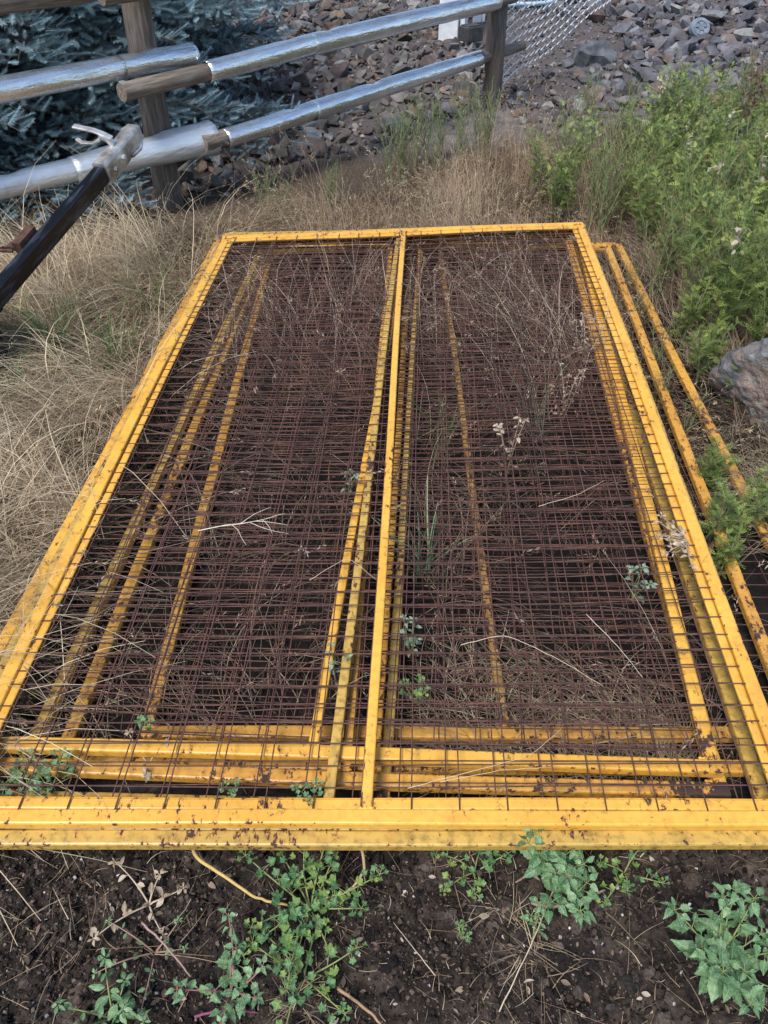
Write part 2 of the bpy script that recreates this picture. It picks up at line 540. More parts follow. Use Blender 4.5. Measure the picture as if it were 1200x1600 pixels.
def rotrand(m, scale):
    q = rng.normal(size=(m, 4)); q /= np.linalg.norm(q, axis=1)[:, None]
    w, x, y, z = q.T
    R = np.stack([np.stack([1 - 2 * (y * y + z * z), 2 * (x * y - z * w), 2 * (x * z + y * w)], -1),
                  np.stack([2 * (x * y + z * w), 1 - 2 * (x * x + z * z), 2 * (y * z - x * w)], -1),
                  np.stack([2 * (x * z - y * w), 2 * (y * z + x * w), 1 - 2 * (x * x + y * y)], -1)], 1)
    return R * np.asarray(scale).reshape(-1, 1, 1)

def pick(cols, m, jit=0.12):
    cols = np.asarray(cols)
    c = cols[rng.integers(0, len(cols), m)]
    return np.clip(c * (1 + rng.normal(0, jit, (m, 1))) * (1 + rng.normal(0, jit * 0.12, (m, 3))), 0.003, 0.95)

def blades(g, root, az, th0, th1, length, width, col, segs=5, curl=None, floor=True):
    """curved grass blades as tapered ribbons; returns tip positions and directions"""
    m = len(root)
    pts = [root]
    p = root.copy()
    d = None
    azs = az.copy()
    curl = np.zeros(m) if curl is None else curl
    for i in range(segs):
        t = (i + 0.5) / segs
        th = th0 + (th1 - th0) * t
        a = azs + curl * t
        d = np.stack([np.sin(a) * np.sin(th), np.cos(a) * np.sin(th), np.cos(th)], -1)
        p = p + d * (length / segs)[:, None]
        if floor:
            gz = root[:, 2] + 0.006
            p[:, 2] = np.maximum(p[:, 2], gz)
        pts.append(p)
    P = np.stack(pts, 1)                                   # m, segs+1, 3
    side = np.stack([np.cos(az + 0.4), -np.sin(az + 0.4), np.zeros(m)], -1)
    taper = np.linspace(1.0, 0.0, segs + 1)
    taper = 0.25 + 0.75 * taper
    w = width[:, None, None] * taper[None, :, None] * 0.5
    L = P - side[:, None] * w; Rr = P + side[:, None] * w
    V = np.stack([L, Rr], 2).reshape(m, -1, 3)             # m, 2(segs+1), 3
    n = V.shape[1]
    q = np.array([(2 * i, 2 * i + 1, 2 * i + 3, 2 * i + 2) for i in range(segs)])
    F4 = (q[None] + (np.arange(m) * n)[:, None, None]).reshape(-1, 4)
    g.add(V.reshape(-1, 3), None, F4, np.repeat(col, n, axis=0))
    return P[:, -1], d

STRAW = [(0.44, 0.33, 0.20), (0.38, 0.28, 0.165), (0.30, 0.235, 0.155), (0.52, 0.43, 0.29), (0.24, 0.16, 0.095), (0.34, 0.29, 0.21), (0.17, 0.125, 0.085)]
BROWN = [(0.22, 0.14, 0.09), (0.30, 0.20, 0.13), (0.16, 0.10, 0.07), (0.38, 0.28, 0.19)]
GREEN = [(0.09, 0.17, 0.05), (0.13, 0.22, 0.07), (0.07, 0.13, 0.05)]

# small drooping seed head (unit length along x)
def seedhead():
    V, F = [], []
    r = np.random.default_rng(3)
    for i in range(9):
        x = 0.1 + 0.09 * i
        a = i * 2.4
        o = np.array([x, 0, 0]); d = np.array([0.22, 0.16 * math.cos(a), 0.16 * math.sin(a)]) * r.uniform(0.8, 1.3)
        s = np.array([0, -math.sin(a), math.cos(a)]) * 0.028
        k = len(V)
        V += [o, o + d * 0.5 + s, o + d, o + d * 0.5 - s]
        F.append((k, k + 1, k + 2, k + 3))
    return np.array(V), np.array(F)
SH_V, SH_F = seedhead()

# ---------------------------------------------------------------- ground
def axis(breaks):
    out = []
    for a, b, n in breaks:
        out.append(np.linspace(a, b, n, endpoint=False))
    return np.concatenate(out + [[breaks[-1][1]]])

def build_ground():
    gx = axis([(-400, -60, 5), (-60, -8, 10), (-8, -2.6, 40), (-2.6, -0.95, 50), (-0.95, 0.95, 250), (0.95, 2.6, 50), (2.6, 8, 40), (8, 60, 10), (60, 400, 5)])
    gy = axis([(-400, -40, 6), (-40, 0.0, 14), (0.0, 0.4, 16), (0.4, 1.0, 110), (1.0, 1.5, 40), (1.5, 4.5, 80), (4.5, 13, 70), (13, 60, 14), (60, 400, 6)])
    X, Y = np.meshgrid(gx, gy, indexing='ij')
    Z = ground_z(X, Y)
    V = np.stack([X, Y, Z], -1).reshape(-1, 3)
    nx, ny = len(gx), len(gy)
    idx = np.arange(nx * ny).reshape(nx, ny)
    F4 = np.stack([idx[:-1, :-1], idx[1:, :-1], idx[1:, 1:], idx[:-1, 1:]], -1).reshape(-1, 4)
    wob = (fbm(X, Y, 1.5, 4, 4) - 0.5)
    straw = np.maximum(sstep(-0.9, -1.15, X + wob * 0.3) * sstep(0.6, 1.2, Y), sstep(3.7, 4.2, Y + wob * 0.6))
    straw = np.maximum(straw, sstep(1.3, 1.9, X) * sstep(1.0, 2.0, Y) * 0.7)
    fx = Y - (X + 1.27) * 0.98 - 4.75                    # behind the fence line
    duff = 1 - sstep(1.8, 2.5, np.hypot(X + 2.95, Y - 6.05))
    grav = (1 - duff) * np.maximum(sstep(-0.2, 0.25, fx + wob * 0.5) * sstep(4.3, 4.8, Y), sstep(5.6, 6.3, Y + wob))
    straw = straw * (1 - duff) * (0.75 + 0.25 * sstep(0.4, 0.6, fbm(X, Y, 6, 3, 5)))
    soil_shade = sstep(0.78, 0.95, Y + wob * 0.15) * (1 - sstep(3.7, 4.1, Y)) * sstep(-1.1, -0.9, X + wob * 0.1) * (1 - sstep(1.35, 1.7, X + wob * 0.2))  # black earth beside the stack, and shade under the panels put into the colour
    C = np.stack([straw * (1 - soil_shade * 0.8), grav, soil_shade], -1).reshape(-1, 3)
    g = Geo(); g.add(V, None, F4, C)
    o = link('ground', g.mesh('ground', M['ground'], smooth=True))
    o['kind'] = 'structure'
    tag(o, 'dark crumbly earth running back to trodden straw and gravelly dirt', 'ground')
    return o
ground = build_ground()

# ---------------------------------------------------------------- broken rock bed
def rock_templates(n=14, seed=5):
    r = np.random.default_rng(seed)
    out = []
    for i in range(n):
        bm = bmesh.new()
        s = np.array([1.0, r.uniform(0.6, 0.95), r.uniform(0.35, 0.7)])
        for _ in range(13):
            p = r.normal(size=3); p /= np.linalg.norm(p)
            p = np.sign(p) * np.abs(p) ** 0.75
            bm.verts.new(p * s * r.uniform(0.42, 0.56))
        res = bmesh.ops.convex_hull(bm, input=bm.verts)
        bmesh.ops.delete(bm, geom=[e for e in res['geom_interior'] if isinstance(e, bmesh.types.BMVert)], context='VERTS')
        bmesh.ops.triangulate(bm, faces=bm.faces)
        bm.verts.index_update()
        V = np.array([v.co[:] for v in bm.verts]); F = np.array([[v.index for v in f.verts] for f in bm.faces])
        bm.free()
        out.append((V, F))
    return out
ROCKS = rock_templates()
ROCKCOL = [(0.105, 0.092, 0.088), (0.125, 0.116, 0.112), (0.082, 0.073, 0.070), (0.135, 0.092, 0.068), (0.11, 0.113, 0.120), (0.17, 0.16, 0.152), (0.098, 0.078, 0.074), (0.125, 0.108, 0.092), (0.062, 0.056, 0.055), (0.112, 0.098, 0.092), (0.15, 0.104, 0.078), (0.22, 0.208, 0.195)]

BLUECOL = [(0.10, 0.10, 0.112), (0.13, 0.13, 0.142), (0.075, 0.075, 0.085), (0.16, 0.155, 0.16), (0.11, 0.095, 0.095), (0.14, 0.105, 0.09), (0.20, 0.19, 0.185), (0.09, 0.085, 0.095)]
def split_flat(V, F):
    """separate the faces so that each facet is flat shaded with its own corners (template stays small)"""
    return V, F

def rock_density(x, y):
    """probability that rock covers the point"""
    fx = y - (x + 1.27) * 0.98 - 4.72
    p = sstep(-0.1, 0.22, fx) * (x < 1.0)
    right = sstep(5.9, 6.6, y + (fbm(x, y, 1.2, 2, 3) - 0.5) * 1.2) * (x >= 1.0)
    return np.maximum(p, right) * sstep(1.7, 2.1, np.hypot(x + 2.95, y - 6.05))

def build_rocks():
    bed = link('rock_bed', None)
    # a thin sheet of grit lying just above the earth carries the stones
    gx = np.linspace(-5.5, 7, 80); gy = np.linspace(4.6, 14.5, 70)
    X, Y = np.meshgrid(gx, gy, indexing='ij')
    Z = ground_z(X, Y) + 0.012 - 0.06 * (1 - rock_density(X, Y))
    idx = np.arange(X.size).reshape(X.shape)
    F4 = np.stack([idx[:-1, :-1], idx[1:, :-1], idx[1:, 1:], idx[:-1, 1:]], -1).reshape(-1, 4)
    g = Geo(); g.add(np.stack([X, Y, Z], -1).reshape(-1, 3), None, F4, (0.10, 0.085, 0.08))
    bpy.data.objects.remove(bed)
    bed = link('rock_bed', g.mesh('rock_bed', M['clod'], smooth=True))
    bed['kind'] = 'structure'
    tag(bed, 'bed of broken grey and rusty rock behind the rail fence', 'rock bed')
    N = 17000
    x = rng.uniform(-5.2, 6.5, N); y = 4.5 + 9.5 * rng.random(N) ** 1.15
    # only where the photograph looks, and a margin to either side
    depth = y * 0.7466 + 1.13
    keep = (np.abs(x) < depth * 0.5 + 0.9) & (rng.random(N) < rock_density(x, y))
    x, y = x[keep], y[keep]
    n = len(x)
    size = np.exp(rng.normal(np.log(0.098), 0.36, n))
    size = np.clip(size, 0.04, 0.24)
    grit = sstep(0.35, 0.65, fbm(x, y, 0.9, 2, 4)) * (x > 0.9) * (x < 2.4) * (y < 10)
    size *= 1 - 0.55 * grit
    big = (x > 2.2) & (rng.random(n) < 0.4)
    size[big] *= 1.45
    z = ground_z(x, y) + size * rng.uniform(0.05, 0.33, n)
    t = rng.integers(0, len(ROCKS), n)
    tilt = rng.normal(0, 0.45, (n, 2)); spin = rng.uniform(0, 6.283, n)
    col = pick(ROCKCOL, n, 0.18)
    blue = x > 1.6 + rng.normal(0, 0.5, n)
    col[blue] = pick(BLUECOL, int(blue.sum()), 0.18)
    vis = size / (np.sqrt(x ** 2 + y ** 2 + 1.7 ** 2))
    depth = y * 0.7466 + 1.13
    inframe = np.abs(x) < depth * 0.5
    # not under the spruce nor hidden behind it
    hid = (np.hypot(x + 2.75, y - 5.75) < 2.0)
    score = np.where(inframe & ~hid & (y < 12), vis, 0)
    top = set(np.argsort(-score)[:300].tolist())
    meshes = []
    for k, (V, F) in enumerate(ROCKS):
        for c in range(4):
            g = Geo(); g.add(V, F, None, pick(ROCKCOL if c < 2 else BLUECOL, 1, 0.15)[0])
            meshes.append(g.mesh('stone', M['rock']))
    g = Geo()
    Rm = np.empty((n, 3, 3))
    for i in range(n):
        cx, sx, cy, sy, cz, sz = math.cos(tilt[i, 0]), math.sin(tilt[i, 0]), math.cos(tilt[i, 1]), math.sin(tilt[i, 1]), math.cos(spin[i]), math.sin(spin[i])
        Rm[i] = np.array([[cz, -sz, 0], [sz, cz, 0], [0, 0, 1]]) @ np.array([[cy, 0, sy], [0, 1, 0], [-sy, 0, cy]]) @ np.array([[1, 0, 0], [0, cx, -sx], [0, sx, cx]])
    for i in top:
        o = link('stone', meshes[t[i] * 4 + (2 if blue[i] else 0) + i % 2], bed, (x[i], y[i], z[i]))
        o.rotation_euler = (tilt[i, 0], tilt[i, 1], spin[i])
        o.scale = (size[i],) * 3
    rest = np.array([i for i in range(n) if i not in top])
    for k, (V, F) in enumerate(ROCKS):
        sel = rest[t[rest] == k]
        inst(g, V, F, [], Rm[sel] * size[sel, None, None], np.stack([x[sel], y[sel], z[sel]], -1), col[sel])
    # finer chips between them
    m = 9000
    cx = rng.uniform(-3.0, 5.0, m); cy = 4.5 + 7 * rng.random(m)
    k = (np.abs(cx) < (cy * 0.7466 + 1.13) * 0.5 + 0.5) & (rng.random(m) < rock_density(cx, cy + 0.25))
    cx, cy = cx[k], cy[k]; m = len(cx)
    s = rng.uniform(0.015, 0.045, m)
    inst(g, ROCKS[3][0], ROCKS[3][1], [], rotrand(m, s), np.stack([cx, cy, ground_z(cx, cy) + s * 0.3 + 0.01], -1), pick(ROCKCOL, m, 0.2))
    o = link('small_stones', g.mesh('small_stones', M['rock']), bed)
    o['kind'] = 'stuff'
    return bed
build_rocks()

# ---------------------------------------------------------------- blue spruce behind the fence
def build_spruce():
    base = np.array([-2.95, 6.05, 0.0])
    tree = thing('spruce_tree', 'blue spruce with drooping needled boughs behind the left fence post', 'tree', base)
    zz = np.linspace(-0.1, 5.6, 14)
    V, F3, F4 = tube(np.stack([0.02 * np.sin(zz * 2), 0.02 * np.cos(zz), zz], -1), np.linspace(0.14, 0.012, 14), 10)
    solid('trunk', [(V, F3, F4)], M['bark'], tree, smooth=True)
    # needled shoot, unit length along x
    r = np.random.default_rng(11)
    SV, SF = [], []
    nn = 80
    for i in range(nn):
        s = (i + 0.5) / nn
        a = i * 2.39996 + r.normal(0, 0.2)
        up = math.sin(a)
        el = 1.2 - 0.55 * s
        d = np.array([math.cos(el), math.sin(el) * math.cos(a), math.sin(el) * up])
        Ln = r.uniform(0.19, 0.26) * (1.0 - 0.25 * s)
        o = np.array([s, 0, 0])
        side = np.cross(d, [1, 0, 0]); side /= np.linalg.norm(side)
        k = len(SV)
        SV += [o - side * 0.015, o + side * 0.015, o + d * Ln]
        SF.append((k, k + 1, k + 2))
    k = len(SV)
    SV += [(0, 0.012, 0), (0, -0.012, 0), (0, 0, 0.014), (1, 0, 0)]
    SF += [(k, k + 1, k + 3), (k + 1, k + 2, k + 3), (k + 2, k, k + 3)]
    SV = np.array(SV); SF = np.array(SF)
    def bough(Lb, low, seed):
        """one bough pointing along +X, needles and twigs"""
        r = np.random.default_rng(seed)
        tw, org, drc, scl, age = Geo(), [], [], [], []
        s = np.linspace(0, 1, 9)
        path = np.stack([Lb * s, 0.03 * np.sin(s * 4 + seed), Lb * (0.06 * s - 0.30 * s ** 2 + 0.20 * s ** 3)], -1)
        V, F3, F4 = tube(path, np.linspace(0.02, 0.003, 9) * (0.5 + 0.5 * Lb / 2.2), 5)
        tw.add(V, F3, F4, (0.05, 0.042, 0.036))
        start = 0.75 if Lb > 1.5 else 0.35 * Lb
        nsec = int((Lb - start) / (0.060 if low else 0.13)) + 3
        for q in range(nsec + 1):
            sq = (start + (Lb - start) * (q + r.uniform(-.2, .2)) / nsec) / Lb
            sq = min(max(sq, 0.15), 1.0)
            p0 = np.array([np.interp(sq, s, path[:, c]) for c in range(3)])
            ang = (1 if q % 2 else -1) * math.radians(r.uniform(38, 60)) if q < nsec else 0.0
            Ls = (0.40 * Lb * (1 - sq) + 0.15) * r.uniform(0.8, 1.15)
            n = max(2, int(Ls / (0.042 if low else 0.10)))
            tt = (np.arange(n) + 0.6) / n
            droop = r.uniform(0.10, 0.42)
            hd = np.array([math.cos(ang), math.sin(ang), 0])
            pp = p0 + hd * (Ls * tt)[:, None] + np.array([0, 0, 1.0]) * (-droop * Ls * tt ** 1.6 + 0.02 * r.normal())[:, None]
            e = pp[-1]
            V, F3, F4 = tube(np.stack([p0, (p0 + e) / 2 + (0, 0, 0.2 * droop * Ls), e]), [0.005, 0.0035, 0.002], 3, False)
            tw.add(V, None, F4, (0.06, 0.05, 0.04))
            dev = np.where(np.arange(n) == n - 1, 0, np.where(np.arange(n) % 2, 1, -1) * r.uniform(0.55, 0.95, n))
            a2 = ang + dev
            org.append(pp); drc.append(np.stack([np.cos(a2), np.sin(a2), r.uniform(-0.15, 0.65, n)], -1))
            scl.append(r.uniform(0.08, 0.14, n) * (1.0 if low else 1.6))
            age.append(np.full(n, sq) * 0.45 + tt * 0.55)
        org = np.concatenate(org); drc = np.concatenate(drc); scl = np.concatenate(scl); age = np.concatenate(age)
        m = len(org)
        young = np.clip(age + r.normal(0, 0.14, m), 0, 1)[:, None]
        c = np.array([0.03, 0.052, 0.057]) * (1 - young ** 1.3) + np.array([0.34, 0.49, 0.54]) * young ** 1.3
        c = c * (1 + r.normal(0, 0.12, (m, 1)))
        g = Geo()
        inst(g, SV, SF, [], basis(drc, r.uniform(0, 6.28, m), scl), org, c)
        return g.mesh('bough', M['needles']), tw.mesh('twigs', M['stem'])
    lens = [0.6, 1.0, 1.4, 1.8, 2.2]
    lib = {(k, lo): [bough(Lk, lo, 300 + 10 * k + v + (0 if lo else 5)) for v in range(2 if lo else 1)] for k, Lk in enumerate(lens) for lo in (True, False)}
    z0 = 0.03
    while z0 < 5.4:
        low = z0 < 1.75
        per = 17 if low else 8
        for j in range(per):
            az = (j + r.uniform(-0.3, 0.3)) / per * 2 * math.pi + z0 * 7
            zs = z0 + r.uniform(-0.09, 0.09)
            Lb = (2.45 * (1 - zs / 5.8) + 0.1) * r.uniform(0.85, 1.08)
            rate = (math.cos(az) - 0.98 * math.sin(az)) / 1.4
            if rate < 0:                                    # boughs stop at the fence
                Lb = min(Lb, (2.17 - (0.30 if zs > 0.10 else -0.22) - r.uniform(0, 0.3)) / -rate)
            k = int(np.argmin([abs(Lb - a) for a in lens]))
            me, tw = lib[(k, low)][r.integers(0, len(lib[(k, low)]))]
            o = link('bough', me, tree, (0, 0, max(zs, 0.04) + (0.1 if zs > 0.10 else 0.03) * Lb))
            f = Lb / lens[k]
            o.scale = (f, f * r.uniform(0.9, 1.1) * (1 if r.random() < 0.5 else -1), f)
            o.rotation_euler = (r.normal(0, 0.12), r.normal(0.02, 0.06), math.pi / 2 - az)
            link('twigs', tw, o)
        z0 += 0.15 if low else 0.33
build_spruce()

# ---------------------------------------------------------------- rail fence with sheet-metal sleeves
def rail_path(a, b, n=14, wob=0.006, seed=0):
    r = np.random.default_rng(seed)
    t = np.linspace(0, 1, n)[:, None]
    P = np.array(a) * (1 - t) + np.array(b) * t
    ph = r.uniform(0, 6, 4)
    P[:, 2] += wob * np.sin(t[:, 0] * 5 + ph[0])
    P[:, 0] += wob * np.sin(t[:, 0] * 4 + ph[1])
    return P

def along(name, a, b, r0, r1, mat, parent, sides=14, lump=0.0, n=14, wob=0.006, seed=0, hollow=False, dents=0, crimp=False):
    """log or sleeve with its local X along its length, so grain and streaks follow it"""
    a = np.array(a, float); b = np.array(b, float)
    L = np.linalg.norm(b - a)
    rr = np.random.default_rng(seed + 77)
    n = max(n, int(L / 0.035)) if dents or crimp else n
    xs = np.linspace(0, L, n)
    ang = np.arange(sides) / sides * 2 * np.pi
    rad = np.linspace(r0, r1, n)[:, None] * np.ones((1, sides))
    if lump:
        rad *= 1 + lump * (fbm(xs[:, None] * 2 + seed * 3.1, np.cos(ang)[None] * 1.2 + np.sin(ang)[None] * 2.2 + 9, 1.7, 3, seed) - 0.5) * 2
    for _ in range(dents):
        x0, a0 = rr.uniform(0.05, 0.95) * L, rr.uniform(0.2, 2.9)
        dd = np.angle(np.exp(1j * (ang - a0)))
        rad -= rr.uniform(0.008, 0.030) * np.exp(-((xs[:, None] - x0) / rr.uniform(0.02, 0.09)) ** 2 - (dd[None] / rr.uniform(0.25, 0.6)) ** 2)
    if dents:                                              # lengthwise facets of bent sheet, and a lapped seam
        rad *= 1 + 0.10 * (fbm(xs[:, None] * 0.9 + seed * 5.3, ang[None] * 3.0, 1.0, 3, seed) - 0.5)
        rad[:, :2] += 0.0025
    if crimp:
        rad += (xs[:, None] > L - 0.06) * 0.004 * np.where(np.arange(sides) % 2, 1, -1)[None]
    yw = wob * np.sin(xs / L * 5 + seed); zw = wob * np.sin(xs / L * 4 + 2 * seed + 1)
    V = np.stack([xs[:, None] * np.ones((1, sides)), yw[:, None] - np.sin(ang)[None] * rad * -1, zw[:, None] + np.cos(ang)[None] * rad], -1)
    C = np.stack([xs, yw, zw], -1)
    if hollow:
        # real sheet thickness: an inner skin joined at both mouths
        Vi = V.copy(); Vi[:, :, 1:] = C[:, None, 1:] + (V[:, :, 1:] - C[:, None, 1:]) * 0.965
        ring = np.concatenate([V, Vi[::-1]], 0)
        k = len(ring)
        idx = np.arange(k * sides).reshape(k, sides)
        nx = np.roll(idx, -1, 0)
        F4 = np.stack([idx, np.roll(idx, -1, 1), np.roll(nx, -1, 1), nx], -1).reshape(-1, 4)
        geo = (ring.reshape(-1, 3), [], F4)
    else:
        geo = skin(V, C, True)
    o = solid(name, [geo], mat, parent, smooth=True)
    X = Vector((b - a)).normalized(); Y = Vector((0, 0, 1)).cross(X)
    if Y.length < 1e-3:
        Y = Vector((0, 1, 0))
    Y.normalize(); Z = X.cross(Y)
    mtx = Matrix((X, Y, Z)).transposed().to_4x4()
    mtx.translation = Vector(a) - (parent.matrix_basis.translation if parent else Vector())
    o.matrix_basis = mtx
    if not hollow and sides > 5:
        md = o.modifiers.new('edges', 'EDGE_SPLIT'); md.split_angle = math.radians(50)
    return o

def build_fence():
    f = thing('rail_fence', 'weathered post and rail fence with dented sheet metal sleeves around its rails', 'fence', (-1.27, 4.68, 0))
    bpy.context.view_layer.update()
    along('post', (-1.27, 4.68, -0.2), (-1.29, 4.70, 1.32), 0.085, 0.07, M['post'], f, 16, 0.12, 16, 0.01, 1)
    along('post', (0.86, 6.84, -0.2), (0.865, 6.84, 1.32), 0.078, 0.07, M['post'], f, 16, 0.10, 16, 0.01, 2)
    along('post', (-3.40, 2.56, -0.2), (-3.40, 2.56, 1.3), 0.08, 0.07, M['post'], f, 14, 0.10, 12, 0.01, 3)
    def rail(a, b, r0, r1, seed, **k):
        return along('rail', a, b, r0, r1, M['log'], f, 16, 0.10, 20, 0.008, seed, **k)
    def sleeve(a, b, r0, r1, seed, dents=5, mat='galv', **k):
        return along('metal_sleeve', a, b, r0, r1, M[mat], f, 32, 0.0, 24, 0.004, seed, hollow=True, dents=dents * 3, **k)
    # middle rails
    rail((-3.36, 2.20, 0.80), (-1.05, 4.80, 0.775), 0.043, 0.042, 4)
    sleeve((-3.2, 2.38, 0.80), (-1.35, 4.462, 0.778), 0.056, 0.054, 5, 4)
    sleeve((-1.39, 4.417, 0.778), (-1.045, 4.806, 0.775), 0.0545, 0.057, 6, 2)
    rail((-1.33, 4.33, 0.69), (0.98, 6.88, 0.755), 0.044, 0.042, 7)
    sleeve((-0.97, 4.73, 0.705), (-0.42, 5.33, 0.725), 0.054, 0.056, 8, 3)
    sleeve((-0.44, 5.31, 0.724), (0.83, 6.715, 0.75), 0.0575, 0.058, 9, 4)
    # lower rails
    rail((-3.40, 2.63, 0.34), (-0.96, 4.775, 0.367), 0.044, 0.046, 10)
    sleeve((-3.3, 2.718, 0.341), (-1.60, 4.212, 0.360), 0.058, 0.056, 11, 6, mat='duct')
    sleeve((-1.63, 4.186, 0.360), (-0.99, 4.749, 0.367), 0.066, 0.088, 12, 2, mat='duct', crimp=True)
    rail((-1.02, 4.62, 0.36), (1.12, 7.18, 0.385), 0.044, 0.038, 13)
    sleeve((-0.92, 4.735, 0.36), (-0.43, 5.325, 0.365), 0.054, 0.052, 14, 4)
    sleeve((-0.45, 5.30, 0.365), (0.74, 6.72, 0.38), 0.0565, 0.053, 15, 4)
    # top rails, mostly above the picture
    rail((-3.36, 2.36, 1.15), (-1.42, 4.42, 1.13), 0.055, 0.058, 16)
    rail((-1.36, 4.38, 1.12), (0.92, 6.76, 1.14), 0.056, 0.05, 17)
build_fence()

# ---------------------------------------------------------------- torn chain-link mesh past the right post
def build_chainlink():
    o0 = np.array([0.92, 6.93, 0.0]); d = np.array([0.70, 0.714, 0.0])
    f = thing('chain_link_fence', 'torn galvanised chain link mesh slanting up from the right fence post', 'fence', tuple(o0))
    pitch, half = 0.062, 0.031
    n = int(1.75 / pitch)
    for i in range(n):
        s0 = i * pitch
        zlo = 0.07 + 0.42 * max(0.0, (s0 - 0.05)) / 1.15 + 0.03 * math.sin(s0 * 7)
        zhi = 1.15
        zz = np.arange(zlo, zhi, half)
        path = []
        for k, z in enumerate(zz):
            off = (half if (k % 2) else -half) * 1.06
            depth = 0.004 * (1 if k % 2 else -1) + 0.05 * math.sin(s0 * 3 + z * 2)
            p = d * (s0 + off) + np.array([-d[1], d[0], 0]) * depth + np.array([0, 0, z])
            path.append(p)
        V, F3, F4 = tube(np.array(path), 0.0052, 4)
        solid('wire', [(V, F3, F4)], M['chain'], f)
    P = np.stack([np.linspace(0, 1.8, 8) * d[0], np.linspace(0, 1.8, 8) * d[1], np.full(8, 1.15)], -1)
    solid('tension_wire', [tube(P, 0.004, 6)], M['chain'], f)
build_chainlink()

def build_background():
    # pale hose lying on the gravel
    P = np.array([(0.6, 9.75), (1.31, 9.9), (1.6, 9.98), (1.85, 10.2), (2.2, 10.6), (2.6, 11.2), (2.95, 11.75), (3.2, 12.6)])
    t = np.linspace(0, 7, 50)
    x = np.interp(t, np.arange(8), P[:, 0]); y = np.interp(t, np.arange(8), P[:, 1])
    k = np.ones(7) / 7
    x[3:-3] = np.convolve(x, k, 'valid'); y[3:-3] = np.convolve(y, k, 'valid')
    z = ground_z(x, y) + 0.10
    o = solid('hose', [tube(np.stack([x, y, z], -1), 0.022, 8)], M['hose'], smooth=True)
    tag(o, 'pale blue hose curving over the gravel beyond the chain link', 'hose')
    # white boxed post and board
    w = thing('white_post', 'white boxed post standing in the rocks by the right fence post', 'post', (0.68, 9.2, 0))
    a = solid('shaft', [box_geo(0, 0, 0.55, 0.20, 0.20, 1.5)], M['white'], w); bevel_obj(a, 0.008)
    b = solid('corner_board', [box_geo(0.135, 0.03, 0.55, 0.05, 0.16, 1.5)], M['white'], w); bevel_obj(b, 0.005)
    w.rotation_euler = (0, 0, math.radians(-16))
    w2 = thing('white_board', 'narrow white board upright right of the white boxed post', 'board', (1.0, 9.7, 0))
    a = solid('plank', [box_geo(0, 0, 0.55, 0.09, 0.03, 1.4)], M['white'], w2); bevel_obj(a, 0.004)
    a = solid('plank', [box_geo(0.07, 0.05, 0.55, 0.035, 0.10, 1.4)], M['white'], w2); bevel_obj(a, 0.004)
    p = solid('white_pole', [tube(np.array([(0, 0, -0.1), (0, 0, 0.6), (0, 0, 1.6)]), 0.045, 14)], M['white'], smooth=False)
    p.location = (-1.1, 11.5, 0.0)
    tag(p, 'white pole foot at the top edge right of the spruce', 'pole')
    p.data.polygons.foreach_set('use_smooth', np.ones(len(p.data.polygons), bool))
    md = p.modifiers.new('edges', 'EDGE_SPLIT'); md.split_angle = math.radians(50)
    b = thing('black_block', 'small black block lying at the foot of the white boxed post', 'block', (0.87, 8.95, 0.10), math.radians(35))
    a = solid('body', [box_geo(0, 0, 0.06, 0.20, 0.16, 0.13)], M['block'], b); bevel_obj(a, 0.008)
    a = solid('rim', [box_geo(0, 0, 0.13, 0.16, 0.12, 0.012)], M['block'], b); bevel_obj(a, 0.003)
    # round ribbed cap on the rocks
    c = thing('plastic_cap', 'round grey blue ribbed plastic cap lying tilted among the rocks', 'cap', (3.18, 9.0, 0.2))
    c.rotation_euler = (math.radians(55), 0, math.radians(8))
    prof = [(0.0, 0.022), (0.03, 0.022), (0.034, 0.012), (0.055, 0.012), (0.059, 0.022), (0.078, 0.022), (0.082, 0.014), (0.092, 0.014), (0.098, 0.0), (0.096, -0.05), (0.0, -0.05)]
    s = 28; an = np.arange(s) / s * 2 * np.pi
    V = np.array([[(r * np.cos(a), r * np.sin(a), zz) for a in an] for r, zz in prof])
    solid('disc', [skin(V, V.mean(1), False)], M['cap'], c)
    sp = [box_geo(0.045 * math.cos(a), 0.045 * math.sin(a), 0.02, 0.07, 0.006, 0.010, [[math.cos(a), -math.sin(a), 0], [math.sin(a), math.cos(a), 0], [0, 0, 1]]) for a in np.arange(6) * math.pi / 3]
    solid('ribs', sp, M['cap'], c)
    # dark pole lying at the top right
    q = along('dark_pole', (3.6, 11.55, 0.42), (6.2, 11.15, 0.42), 0.06, 0.055, M['post'], None, 14, 0.1, 16, 0.01, 31)
    tag(q, 'dark wooden pole lying across the rocks at the top right edge', 'pole')
    q2 = thing('dark_boulder', 'dark angular rock with a pale face on the gravel past chain link', 'rock', (1.95, 8.1, 0.05))
    r = np.random.default_rng(44)
    bm = bmesh.new()
    for _ in range(26):
        p_ = r.normal(size=3); p_ /= np.linalg.norm(p_)
        bm.verts.new(p_ * (0.21, 0.16, 0.14))
    bmesh.ops.convex_hull(bm, input=bm.verts)
    me = bpy.data.meshes.new('stone_body'); bm.to_mesh(me); bm.free()
    me.materials.append(plain_mat('dark_rock', (0.035, 0.04, 0.05), (0.17, 0.17, 0.175), 7, 0.8, 0, 0.6, 0.01))
    bpy.data.objects.remove(q2)
    q2 = link('dark_boulder', me, None, (1.95, 8.1, ground_z(1.95, 8.1) + 0.06))
    tag(q2, 'dark angular rock on the gravel just right of the chain link mesh', 'rock')
build_background()

